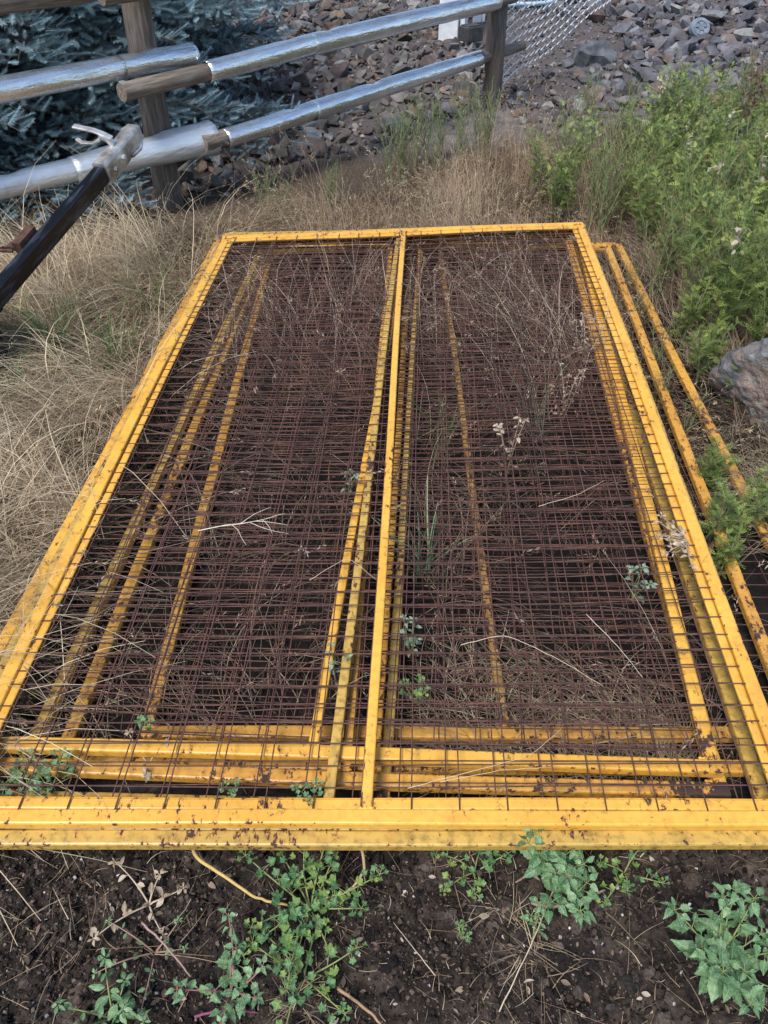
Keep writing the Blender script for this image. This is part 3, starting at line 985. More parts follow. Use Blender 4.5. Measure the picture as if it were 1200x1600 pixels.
def build_boulder():
    bm = bmesh.new()
    bmesh.ops.create_icosphere(bm, subdivisions=6, radius=1.0)
    rb = np.random.default_rng(12)
    pl = rb.normal(size=(16, 3)); pl /= np.linalg.norm(pl, axis=1)[:, None]
    pd = rb.uniform(0.72, 0.98, 16)
    for v in bm.verts:
        p = np.array(v.co)
        # a block cut by rough planes
        dn = pl @ p
        k = min(1.15, np.min(np.where(dn > 0.05, pd / np.maximum(dn, 0.05), 9)))
        d = (fbm(p[0] * 1.2 + 3, p[1] * 1.2 + p[2] * 1.7, 3.0, 4, 1) - 0.5) * 0.14 - np.abs(fbm(p[0] * 2 + p[2] * 1.3, p[1] * 2 - p[2], 4, 4, 3) - 0.5) * 0.16
        v.co = p * k * (0.42, 0.35, 0.29) * (1 + d)
    me = bpy.data.meshes.new('boulder')
    bm.to_mesh(me); bm.free()
    m, n, l, bs = new_mat('lichened_rock')
    geo = node(n, 'ShaderNodeNewGeometry')
    a = noise(n, l, 7, 6, 0.65, geo.outputs['Position'])
    r = ramp(n, [(0.3, (0.045, 0.045, 0.048)), (0.46, (0.13, 0.13, 0.132)), (0.56, (0.22, 0.155, 0.12)), (0.70, (0.27, 0.27, 0.27))])
    l.new(a.outputs['Fac'], r.inputs[0])
    b = noise(n, l, 22, 5, 0.7, geo.outputs['Position'])
    col = mixc(n, l, ramp_fac(n, l, b.outputs['Fac'], 0.55, 0.68, 0.7), r.outputs[0], (0.27, 0.31, 0.31))
    l.new(col, bs.inputs['Base Color'])
    bs.inputs['Roughness'].default_value = 0.88
    bump(n, l, bs, b.outputs['Fac'], 1.0, 0.03)
    me.materials.append(m)
    for p in me.polygons:
        p.use_smooth = True
    o = link('boulder', me, None, (1.70, 2.47, 0.06))
    o.rotation_euler = (0.1, 0.15, 0.5)
    tag(o, 'large lichened grey and rust boulder at the right edge beside the weeds', 'rock')
build_boulder()

# ---------------------------------------------------------------- trailer tongue at the left
def build_trailer():
    a = np.array([-1.62, 2.52, 0.245]); b = np.array([-1.245, 3.70, 0.555])
    root = thing('trailer_tongue', 'black trailer tongue with silver ball coupler rising towards the fence', 'trailer', (-1.9, 2.7, 0))
    bpy.context.view_layer.update()
    off = np.array(root.location)
    d = (b - a) / np.linalg.norm(b - a)
    Y = np.cross([0, 0, 1.0], d); Y /= np.linalg.norm(Y); Z = np.cross(d, Y)
    mtx = Matrix((Vector(d), Vector(Y), Vector(Z))).transposed().to_4x4()
    mtx.translation = Vector(a - off)
    L = np.linalg.norm(b - a)
    def part(name, geos, mat, parent=root, bev=0.0, smooth=False):
        o = solid(name, geos, mat, parent, smooth=smooth)
        if parent is root:
            o.matrix_basis = mtx
        if bev:
            bevel_obj(o, bev)
        return o
    bar = lambda x0, x1, w, h, z=0.0, y=0.0: boxbar(np.array([(x0, y, z + h / 2), ((x0 + x1) / 2, y, z + h / 2), (x1, y, z + h / 2)]), w, h, 0.006)
    part('beam', [bar(-0.9, L, 0.052, 0.074)], M['blackpaint'])
    part('splice_plate', [bar(0.12, 0.30, 0.058, 0.082)], M['blackpaint'])
    # coupler: channel widening into the ball housing
    xs = np.array([L - 0.10, L - 0.02, L + 0.08, L + 0.13, L + 0.19, L + 0.235, L + 0.25])
    hw = np.array([0.036, 0.036, 0.036, 0.037, 0.040, 0.034, 0.018])
    zt = np.array([0.050, 0.050, 0.050, 0.052, 0.054, 0.050, 0.035])
    zb = np.array([-0.05, -0.05, -0.045, -0.035, -0.03, -0.02, 0.0])
    ang = np.arange(20) / 20 * 2 * np.pi
    rows = []
    for x, w, t_, b_ in zip(xs, hw, zt, zb):
        c, s = np.cos(ang), np.sin(ang)
        yy = np.sign(c) * np.abs(c) ** 0.32 * w
        zz = (t_ + b_) / 2 + np.sign(s) * np.abs(s) ** 0.32 * (t_ - b_) / 2
        rows.append(np.stack([np.full(20, x), yy, zz], -1))
    V = np.array(rows)
    cp = part('coupler', [skin(V, V.mean(1), True)], M['coupler'], smooth=True)
    md = cp.modifiers.new('edges', 'EDGE_SPLIT'); md.split_angle = math.radians(40)
    # flared lip, bolts and latch
    lip = part('coupler_lip', [boxbar(np.array([(L + 0.10, -0.04, -0.02), (L + 0.17, -0.046, -0.022), (L + 0.25, -0.02, -0.005)]), 0.012, 0.014, 0.003)], M['coupler'])
    for x, z in ((L - 0.05, 0.0), (L + 0.03, 0.01)):
        o = part('bolt', [tube(np.array([(x, -0.055, z), (x, 0, z), (x, 0.055, z)]), 0.011, 6)], M['coupler'])
    lt = [boxbar(np.array([(L + 0.055, 0.0, 0.085), (L + 0.053, 0.03, 0.10), (L + 0.05, 0.08, 0.118), (L + 0.045, 0.175, 0.132)]), 0.030, 0.009, 0.002),
          boxbar(np.array([(L + 0.06, 0.0, 0.055), (L + 0.055, 0.015, 0.085), (L + 0.05, 0.05, 0.105)]), 0.034, 0.02, 0.003)]
    part('latch_lever', lt, M['coupler'])
    part('latch_hook', [boxbar(np.array([(L + 0.03, 0.05, 0.09), (L + 0.01, 0.08, 0.08), (L - 0.005, 0.12, 0.085), (L + 0.005, 0.15, 0.095)]), 0.020, 0.010, 0.002)], M['coupler'])
    # rusty bracket and chain loop on the far side
    part('bracket', [box_geo(0.64, 0.05, 0.03, 0.12, 0.04, 0.05), box_geo(0.60, 0.085, 0.02, 0.035, 0.05, 0.02), tube(np.array([(0.56, 0.06, 0.03), (0.54, 0.11, 0.04), (0.58, 0.13, 0.02), (0.62, 0.10, 0.0)]), 0.008, 8)], M['rust'], bev=0.004)
    # wheel standing just beyond the left edge
    wc = np.array([-1.640, 2.80, 0.19]) - off
    wa = math.radians(18)
    prof = [(0.105, -0.045), (0.15, -0.06), (0.182, -0.056), (0.19, -0.04), (0.19, 0.04), (0.182, 0.056), (0.15, 0.06), (0.105, 0.045)]
    s = 48; an = np.arange(s) / s * 2 * np.pi
    V = np.array([[(y, (r + (0.0035 * (1 if (j // 2) % 2 else -1) if r > 0.18 else 0)) * math.cos(t), (r + (0.0035 * (1 if (j // 2) % 2 else -1) if r > 0.18 else 0)) * math.sin(t)) for j, t in enumerate(an)] for r, y in prof])
    V = np.concatenate([V, V[:1]])
    wheel = solid('wheel', [skin(V, V.mean(1), False)], M['rubber'], root)
    wheel.location = wc; wheel.rotation_euler = (0, 0, wa)
    pr = [(0.0, 0.03), (0.035, 0.032), (0.05, 0.02), (0.09, 0.02), (0.106, 0.045), (0.106, -0.045), (0.09, -0.02), (0.0, -0.02)]
    V = np.array([[(y, r * math.cos(t), r * math.sin(t)) for t in an[::2]] for r, y in pr])
    solid('rim', [skin(V, V.mean(1), False)], M['coupler'], wheel)
    ax = solid('axle', [tube(np.array([(-1.735, 2.80, 0.19), (-1.68, 2.72, 0.20), (-1.66, 2.45, 0.23)]) - off, 0.018, 10)], M['blackpaint'], root)
build_trailer()

# ---------------------------------------------------------------- the yellow mesh panels
RW, RH = 0.034, 0.026
def build_panel(key, label, NL, NR, FL, FR, mat, cu=(0.5, 0.5), flange=False, single_wires=False, bend=0.0, rail_bow=0.0, sag=0.012, seed=0, phase=0.0, meshed=True, rust_corner=0.0, centre_mat=None):
    r = np.random.default_rng(100 + seed)
    c00, c10, c01, c11 = (np.array(p, float) for p in (NL, NR, FL, FR))
    org = c00 * (1, 1, 0)
    root = thing('mesh_panel', label, 'mesh panel', tuple(org), 0, 'yellow steel mesh panels lying in a stack')
    W = (np.linalg.norm(c10 - c00) + np.linalg.norm(c11 - c01)) / 2
    L = (np.linalg.norm(c01 - c00) + np.linalg.norm(c11 - c10)) / 2
    def pt(u, v, dz=0.0, bow=0.0):
        u = np.asarray(u, float); v = np.asarray(v, float)
        u, v = np.broadcast_arrays(u, v)
        u_, v_ = u[..., None], v[..., None]
        p = c00 * (1 - u_) * (1 - v_) + c10 * u_ * (1 - v_) + c01 * (1 - u_) * v_ + c11 * u_ * v_
        p = p - org
        p[..., 2] += dz - bend * 4 * v * (1 - v)
        p[..., 1] += rail_bow * 4 * u * (1 - u) * (1 - v)
        return p
    hw = RW / 2
    def bar(name, us, vs, w=RW, h=RH, dz=0.0, m=mat, n=70, jit=0.0022):
        t = np.linspace(0, 1, n)
        u = us[0] * (1 - t) + us[1] * t; v = vs[0] * (1 - t) + vs[1] * t
        p = pt(u, v, dz)
        ph = r.uniform(0, 6.28, 3)
        p[:, 2] += jit * np.sin(t * 9 + ph[0]); p[:, 0] += jit * np.sin(t * 7 + ph[1]) * (abs(vs[1] - vs[0]) > 0.3)
        V, F3, F4 = boxbar(p, w, h, 0.0045)
        wear = np.zeros((n, 12))
        wear[:, [1, 4, 7, 10]] += 0.05
        dist = np.minimum(t, 1 - t) * np.linalg.norm(p[-1] - p[0])
        wear += (0.085 * np.exp(-(dist / 0.06) ** 2))[:, None]
        for _ in range(int(r.integers(3, 8))):
            wear += (r.uniform(0.01, 0.075) * np.exp(-((t - r.random()) / r.uniform(0.01, 0.05)) ** 2))[:, None]
        if rust_corner and name == 'end_rail' and vs[0] < 0.5:
            wear += (rust_corner * np.exp(-((1 - t) / 0.05) ** 2))[:, None]
        wear = np.concatenate([wear.ravel(), wear[0, :1] + 0.05, wear[-1, :1] + 0.05])
        g = Geo(); g.add(V, F3, F4, np.stack([wear, wear * 0, wear * 0], -1))
        return link(name, g.mesh(name, m), root)
    eu, ev = hw / W, hw / L
    bar('end_rail', (0, 1), (ev, ev)); bar('end_rail', (0, 1), (1 - ev, 1 - ev))
    bar('side_rail', (eu, eu), (2 * ev, 1 - 2 * ev), dz=-0.0008); bar('side_rail', (1 - eu, 1 - eu), (2 * ev, 1 - 2 * ev), dz=-0.0008)
    zf = -0.007
    if flange:
        fw = 0.027
        fu, fv = (RW + fw / 2) / W, (RW + fw / 2) / L
        bar('flange', (2 * eu, 1 - 2 * eu), (fv, fv), fw, 0.005, zf); bar('flange', (2 * eu, 1 - 2 * eu), (1 - fv, 1 - fv), fw, 0.005, zf)
        bar('flange', (fu, fu), (2 * ev, 1 - 2 * ev), fw * 0.8, 0.005, zf - 0.001); bar('flange', (1 - fu, 1 - fu), (2 * ev, 1 - 2 * ev), fw * 0.8, 0.005, zf - 0.001)
    bar('centre_rail', cu, (2 * ev, 1 - 2 * ev), 0.024, 0.022, 0.004, centre_mat or mat)
    # lumpy weld beads at the corners and the centre rail's ends
    for u, v in ((2 * eu, 2 * ev), (1 - 2 * eu, 2 * ev), (2 * eu, 1 - 2 * ev), (1 - 2 * eu, 1 - 2 * ev), (cu[0], 2 * ev), (cu[1], 1 - 2 * ev)):
        c = pt(np.array([u]), np.array([v]), 0.001)[0]
        k = 9
        a = np.linspace(-0.016, 0.016, k)
        path = np.stack([c[0] + a, c[1] + r.normal(0, 0.0008, k), c[2] + r.normal(0, 0.0005, k)], -1)
        V, F3, F4 = tube(path, 0.0032 + 0.0012 * np.sin(np.arange(k) * 2.2), 6)
        g = Geo(); g.add(V, F3, F4, (0.10, 0, 0))
        link('weld_bead', g.mesh('weld_bead', mat, smooth=True), root)
    # welded wire: cross wires each 2 inches, long wires each 4 inches
    wr = 0.00165
    zw = zf + 0.0005
    ncross = int(L / 0.0508); nlong = int(W / 0.1016)
    waves = r.uniform(0, 6.28, 6)
    def wave(u, v):
        env = np.sin(np.pi * np.clip(u, 0, 1)) * np.sin(np.pi * np.clip(v, 0, 1))
        return -sag * env + env * 0.008 * (np.sin(u * 9 + waves[0]) * np.sin(v * 11 + waves[1]) + 0.6 * np.sin(u * 17 + waves[2] + v * 6))
    joined = []
    if not meshed:
        return root
    def put(name, p, dz):
        V, F3, F4 = tube(p, wr, 5, False)
        if single_wires:
            o0 = p[0]
            o = solid(name, [(V - o0, [], F4)], M['wire'], root, smooth=True)
            o.location = o0
        else:
            joined.append((V, [], F4))
    for i in range(ncross):
        v = (i + 0.6 + phase) * 0.0508 / L
        if v > 1 - 0.012:
            continue
        u = np.linspace(0.013, 0.987, 20)
        jv = r.normal(0, 0.0012) + 0.0011 * np.sin(u * r.uniform(4, 9) + r.uniform(0, 6))
        if r.random() < 0.15:                               # a bent wire here and there
            jv = jv + r.choice([-1, 1]) * r.uniform(0.003, 0.007) * np.exp(-((u - r.random()) / 0.06) ** 2)
        p = pt(u, v + jv, zw + wr + wave(u, v))
        put('cross_wire', p, 0)
    for i in range(nlong):
        u = (i + 0.7 + phase) * 0.1016 / W
        if u > 0.985:
            continue
        v = np.linspace(0.010, 0.990, 30)
        ju = 0.0016 * np.sin(v * r.uniform(3, 8) + r.uniform(0, 6))
        p = pt(u + ju, v, zw + 3 * wr + wave(u, v))
        put('long_wire', p, 0)
    if joined:
        o = solid('wire_mesh', joined, M['wire'], root, smooth=True)
        o['kind'] = 'stuff'
    return root

YW, YO, YY = M['yellow_worn'], M['yellow_old'], M['yellow']
build_panel('F', 'lowest yellow mesh panel, shifted right and half sunk among weeds', (-0.605, 1.04, 0.034), (1.205, 1.03, 0.045), (-0.61, 4.0, 0.05), (1.225, 3.90, 0.10), YW, (0.50, 0.49), seed=1, phase=0.4, centre_mat=M['yellow_dirty'])
build_panel('G', 'second lowest yellow mesh panel, its right rail under green sprigs', (-0.79, 0.95, 0.052), (1.022, 0.93, 0.058), (-0.63, 3.90, 0.072), (1.160, 3.86, 0.105), YW, (0.425, 0.43), seed=2, phase=0.15, meshed=False)
build_panel('E', 'faded olive yellow mesh panel low in the stack, third from the bottom', (-0.865, 0.845, 0.078), (0.862, 0.80, 0.084), (-0.64, 3.83, 0.10), (0.995, 3.83, 0.135), YO, (0.5, 0.505), seed=3, phase=0.7, meshed=False)
build_panel('D', 'yellow mesh panel with a rusted near right corner, middle of the stack', (-1.02, 0.920, 0.104), (0.766, 0.848, 0.104), (-0.87, 3.88, 0.127), (0.945, 3.84, 0.165), YW, (0.52, 0.50), seed=4, phase=0.62, rail_bow=-0.006, rust_corner=0.22)
build_panel('C', 'yellow mesh panel third from the top, set back from the near edge', (-1.03, 0.956, 0.130), (0.757, 0.889, 0.130), (-0.80, 3.90, 0.153), (1.0, 3.84, 0.19), YY, (0.485, 0.51), seed=5, phase=0.55, rail_bow=0.004)
build_panel('B', 'stained yellow mesh panel just under the topmost one, nearest rail of all', (-0.988, 0.722, 0.140), (0.897, 0.722, 0.140), (-0.80, 3.82, 0.178), (1.01, 3.85, 0.215), YO, (0.458, 0.485), seed=6, phase=0.1, flange=True, single_wires=True, bend=-0.012)
build_panel('A', 'topmost yellow mesh panel with an unbroken centre rail', (-0.945, 0.756, 0.168), (0.884, 0.750, 0.168), (-0.790, 3.72, 0.204), (0.985, 3.805, 0.243), YY, (0.496, 0.500), seed=7, flange=True, single_wires=True, bend=-0.012)

# ---------------------------------------------------------------- dry grass
def scatter(n, poly):
    """points inside a polygon"""
    poly = np.array(poly, float)
    lo, hi = poly.min(0), poly.max(0)
    out = []
    cnt = 0
    while cnt < n:
        p = rng.uniform(lo, hi, (n * 2, 2))
        ins = np.zeros(len(p), bool)
        j = len(poly) - 1
        for i in range(len(poly)):
            a, b = poly[i], poly[j]
            c = ((a[1] > p[:, 1]) != (b[1] > p[:, 1])) & (p[:, 0] < (b[0] - a[0]) * (p[:, 1] - a[1]) / (b[1] - a[1] + 1e-12) + a[0])
            ins ^= c; j = i
        out.append(p[ins]); cnt += ins.sum()
    return np.concatenate(out)[:n]

def tufts(g, nt, per, poly, hgt, spread, cols, th=(0.1, 0.9, 1.2, 2.1), wid=(0.0012, 0.0030), flow=None, heads=0.12, headcol=STRAW, zoff=0.0, segs=5, curl=0.8):
    c = scatter(nt, poly)
    fl = fbm(c[:, 0], c[:, 1], 1.3, 2, 2) * 12.0 if flow is None else np.full(nt, flow) + rng.normal(0, 0.6, nt)
    k = rng.poisson(per, nt) + 1
    idx = np.repeat(np.arange(nt), k)
    m = len(idx)
    sz = (0.25 + 1.5 * fbm(c[:, 0] + 50, c[:, 1], 2.6, 3, 4))[idx]
    xy = c[idx] + rng.normal(0, spread, (m, 2))
    az = fl[idx] + rng.normal(0, 0.9, m)
    root = np.stack([xy[:, 0], xy[:, 1], ground_z(xy[:, 0], xy[:, 1]) - 0.004 + zoff], -1)
    L = rng.uniform(hgt[0], hgt[1], m) * sz
    th0 = rng.uniform(th[0], th[1], m); th1 = th0 + rng.uniform(th[2] - th[0], th[3] - th[1], m)
    tone = pick(cols, nt, 0.18)[idx] * 0.5 + pick(cols, m, 0.28) * 0.5
    tip, d = blades(g, root, az, th0, th1, L, rng.uniform(wid[0], wid[1], m), tone, segs, rng.normal(0, curl, m))
    s = rng.random(m) < heads
    if s.any():
        n = int(s.sum())
        dd = d[s] + rng.normal(0, 0.25, (n, 3))
        inst(g, SH_V, [], SH_F, basis(dd, rng.uniform(0, 6.28, n), rng.uniform(0.03, 0.07, n)), tip[s], pick(headcol, n, 0.15))

def build_grass():
    left = [(-0.98, 0.8), (-0.92, 2.2), (-0.82, 3.95), (-0.6, 4.35), (-1.1, 4.3), (-2.2, 3.6), (-2.6, 2.4), (-2.0, 1.2), (-1.25, 0.8)]
    g = Geo()
    tufts(g, 900, 30, left, (0.12, 0.36), 0.045, STRAW, th=(0.15, 1.0, 1.3, 2.3), wid=(0.0014, 0.0042), heads=0.10)
    tufts(g, 240, 16, left, (0.22, 0.60), 0.05, [(0.60, 0.50, 0.33), (0.50, 0.41, 0.27), (0.64, 0.55, 0.39)], th=(0.3, 1.1, 1.2, 2.4), wid=(0.002, 0.005), heads=0.25)
    o = link('dry_grass', g.mesh('dry_grass', M['grass']))
    tag(o, 'matted straw coloured grass left of the panel stack', 'grass', kind='stuff')
    g = Geo()
    back = [(-1.0, 4.0), (-0.85, 3.88), (1.15, 3.95), (1.6, 4.6), (1.5, 5.5), (0.85, 5.75), (0.3, 5.2), (-0.3, 4.65), (-1.05, 4.35)]
    tufts(g, 520, 22, back, (0.08, 0.28), 0.045, STRAW[:3] + STRAW[4:] + BROWN, th=(0.05, 1.0, 0.7, 2.2), wid=(0.0014, 0.0036), heads=0.30)
    tufts(g, 110, 6, back, (0.24, 0.48), 0.07, [(0.36, 0.25, 0.16), (0.45, 0.35, 0.23)], th=(0.0, 0.35, 0.3, 0.9), heads=0.6)
    o = link('dry_grass', g.mesh('dry_grass', M['grass']))
    tag(o, 'brown seeding grass in the strip between panels and rock bed', 'grass', kind='stuff')
    # dead stems under and through the mesh
    g = Geo()
    und = [(-0.92, 1.0), (0.85, 0.95), (1.2, 3.8), (-0.78, 3.75)]
    tufts(g, 520, 7, und, (0.08, 0.26), 0.05, BROWN[:3] + [(0.40, 0.31, 0.22), (0.10, 0.07, 0.05), (0.14, 0.09, 0.065)], th=(0.1, 1.1, 0.9, 2.3), wid=(0.0012, 0.0028), heads=0.12, headcol=BROWN)
    far = [(-0.72, 2.6), (1.0, 2.5), (1.0, 3.8), (-0.75, 3.75)]
    tufts(g, 190, 4, far, (0.24, 0.48), 0.06, [(0.44, 0.35, 0.25), (0.32, 0.23, 0.16), (0.56, 0.46, 0.35)], th=(0.0, 0.6, 0.6, 2.0), heads=0.5, headcol=[(0.38, 0.29, 0.21), (0.28, 0.19, 0.14)])
    mid = [(-0.85, 1.05), (0.8, 1.0), (0.95, 2.7), (-0.8, 2.6)]
    tufts(g, 100, 3, mid, (0.20, 0.36), 0.05, [(0.42, 0.34, 0.24), (0.30, 0.2, 0.14)], th=(0.2, 0.9, 1.1, 2.3), heads=0.5, headcol=[(0.44, 0.35, 0.27), (0.30, 0.2, 0.15)])
    nr = [(0.1, 0.95), (0.8, 0.93), (0.85, 1.25), (0.15, 1.3)]
    tufts(g, 70, 10, nr, (0.10, 0.26), 0.04, STRAW, th=(0.5, 1.3, 1.3, 2.3), wid=(0.0015, 0.004), heads=0.05)
    o = link('dry_stems', g.mesh('dry_stems', M['grass']))
    tag(o, 'dead brown stems growing up under and through the rusty wire mesh', 'dead grass', kind='stuff')
    # right hand side
    g = Geo()
    right = [(1.3, 1.2), (1.3, 2.3), (1.32, 3.9), (1.9, 4.8), (2.6, 4.6), (2.0, 2.6), (1.5, 1.4)]
    tufts(g, 130, 9, [(1.0, 1.9), (1.17, 1.9), (1.22, 3.8), (1.08, 3.8)], (0.08, 0.24), 0.04, STRAW[1:] + BROWN, th=(0.2, 1.2, 1.0, 2.2), heads=0.2)
    tufts(g, 420, 24, right, (0.10, 0.36), 0.05, STRAW[2:] + BROWN[:2], th=(0.1, 0.9, 0.9, 2.2), heads=0.12)
    tufts(g, 60, 30, [(1.26, 1.75), (1.30, 2.3), (1.75, 2.3), (1.55, 1.6)], (0.15, 0.35), 0.05, STRAW, th=(0.1, 0.8, 1.0, 2.2), heads=0.1)
    o = link('dry_grass', g.mesh('dry_grass', M['grass']))
    tag(o, 'dry grass at the feet of the green weeds on the right', 'grass', kind='stuff')
build_grass()

# ---------------------------------------------------------------- leaves
def rim_leaf(rim, fold=0.12, droop=0.10, rows=1):
    """flat leaf from half-rim points (x, halfwidth); spine folded, tip drooping"""
    rim = np.array(rim)
    sp = np.stack([rim[:, 0], np.zeros(len(rim)), -droop * rim[:, 0] ** 2], -1)
    Lf = np.stack([rim[:, 0], rim[:, 1], fold * rim[:, 1] - droop * rim[:, 0] ** 2], -1)
    Rt = np.stack([rim[:, 0], -rim[:, 1], fold * rim[:, 1] - droop * rim[:, 0] ** 2], -1)
    n = len(rim)
    V = np.concatenate([sp, Lf, Rt])
    F = []
    for i in range(n - 1):
        F += [(i, i + 1, n + i + 1, n + i), (i + 1, i, 2 * n + i, 2 * n + i + 1)]
    return V, np.array(F)

LEAF_GOOSE = rim_leaf([(0, .02), (.12, .05), (.2, .26), (.28, .24), (.34, .33), (.45, .27), (.52, .28), (.66, .19), (.73, .19), (.86, .09), (1, .01)], 0.25, 0.22)
LEAF_OVAL = rim_leaf([(0, .02), (.15, .14), (.35, .24), (.55, .25), (.75, .19), (.9, .10), (1, .02)], 0.2, 0.25)

def mallow_leaf(lobes=5):
    V = [(0, 0, 0.0)]; n = 31
    for i in range(n):
        a = -2.7 + 5.4 * i / (n - 1)
        lob = 0.5 + 0.5 * math.cos(a * lobes / 1.08)
        r = 0.40 * (0.74 + 0.26 * lob) * (1 + 0.07 * (1 if i % 2 else -1))
        V.append((0.12 + r * math.cos(a), r * math.sin(a) * 1.12, 0.10 * lob + 0.12 * r * (0.5 + math.cos(a) * 0.3)))
    F = [(0, i, i + 1) for i in range(1, n)]
    return np.array(V), np.array(F)
LEAF_MALLOW = mallow_leaf()

def pinnate_leaf():
    """deeply cut leaf: midrib with pointed lobes"""
    V = []; F = []
    def tri(a, b, c):
        k = len(V); V.extend([a, b, c]); F.append((k, k + 1, k + 2))
    tri((0, .02, 0), (0, -.02, 0), (1, 0, -.18))
    for i, x in enumerate((.18, .36, .54, .72, .88)):
        ln = (.20, .26, .24, .17, .10)[i]; w = .040
        z = -.18 * x * x
        for s in (1, -1):
            tri((x - w, 0, z), (x + w, 0, z), (x + .14, s * ln, z + .06))
            tri((x - .02, s * ln * .35, z + .02), (x + .07, s * ln * .45, z + .03), (x - .03, s * ln * .85, z + .05))
    return np.array(V, float), np.array(F)
LEAF_PIN = pinnate_leaf()

# ---------------------------------------------------------------- tall green weeds on the right
WEED_G = [(0.135, 0.20, 0.055), (0.18, 0.245, 0.07), (0.25, 0.31, 0.085), (0.095, 0.15, 0.055), (0.31, 0.36, 0.11)]
def weed_variant(seed, h, nbr, leafy, cols, dead_top=0.0, leaf=0.07):
    r = np.random.default_rng(seed)
    stem = Geo(); fol = Geo(); dry = Geo()
    pos, dr, sc_ = [], [], []
    nst = r.integers(3, 6)
    for s in range(nst):
        az = r.uniform(0, 6.28); lean = r.uniform(0.04, 0.32)
        hh = h * r.uniform(0.75, 1.05)
        t = np.linspace(0, 1, 8)
        path = np.stack([np.sin(az) * lean * hh * t ** 1.4, np.cos(az) * lean * hh * t ** 1.4, hh * t], -1) + (r.normal(0, 0.02), r.normal(0, 0.02), 0)
        V, F3, F4 = tube(path, np.linspace(0.0045, 0.0012, 8), 5)
        stem.add(V, F3, F4, (0.16, 0.20, 0.08) if r.random() < 0.7 else (0.22, 0.14, 0.09))
        for b in range(nbr):
            tb = 0.18 + 0.8 * (b + r.uniform(0, 1)) / nbr
            p0 = np.array([np.interp(tb, t, path[:, c]) for c in range(3)])
            a2 = b * 2.4 + r.uniform(-.4, .4)
            lb = h * 0.24 * (1 - 0.72 * tb) * r.uniform(0.6, 1.3) + 0.025
            e = p0 + lb * np.array([math.sin(a2) * .55, math.cos(a2) * .55, 0.85])
            V, F3, F4 = tube(np.stack([p0, (p0 + e) / 2 + (0, 0, -0.02 * lb), e]), [0.002, 0.0015, 0.0008], 4, False)
            stem.add(V, None, F4, (0.15, 0.20, 0.08))
            n = int(leafy * (0.5 + lb / (0.24 * h))) + 2
            u = r.uniform(0.15, 1.05, n)
            pp = p0 + (e - p0) * u[:, None]
            aa = a2 + r.normal(0, 1.2, n)
            pos.append(pp); dr.append(np.stack([np.sin(aa), np.cos(aa), r.uniform(-0.1, 1.3, n)], -1))
            sc_.append(r.uniform(0.55, 1.15, n) * leaf * (1.15 - 0.5 * tb))
    pos = np.concatenate(pos); dr = np.concatenate(dr); sc_ = np.concatenate(sc_)
    m = len(pos)
    c = np.asarray(cols)[r.integers(0, len(cols), m)] * (1 + r.normal(0, 0.14, (m, 1)))
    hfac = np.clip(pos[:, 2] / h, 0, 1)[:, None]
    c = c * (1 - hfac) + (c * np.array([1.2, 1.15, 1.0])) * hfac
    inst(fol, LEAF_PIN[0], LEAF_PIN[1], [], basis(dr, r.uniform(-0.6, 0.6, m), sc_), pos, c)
    if dead_top:
        k = r.integers(9, 16)
        tipp = path[-1] + r.normal(0, 0.022, (k, 3))
        dd = np.stack([r.normal(0, 1, k), r.normal(0, 1, k), r.uniform(-1.2, 0.1, k)], -1)
        inst(dry, LEAF_OVAL[0], [], LEAF_OVAL[1], basis(dd, r.uniform(-1, 1, k), r.uniform(0.020, 0.036, k)), tipp, np.tile((0.50, 0.41, 0.33), (k, 1)) * r.uniform(0.8, 1.15, (k, 1)))
    return stem.mesh('stem', M['stem']), fol.mesh('leaves', M['weed']), (dry.mesh('withered_leaves', M['weed']) if dead_top else None)

def place_weed(variant, x, y, rot, s, label, cat, group, name='green_weed'):
    z = float(ground_z(x, y)) - 0.01
    o = thing(name, label, cat, (x, y, z), rot, group)
    o.scale = (s, s, s)
    link('stem', variant[0], o)
    f = link('leaves', variant[1], o); f['kind'] = 'stuff'
    if variant[2] is not None:
        link('withered_leaves', variant[2], o)
    return o

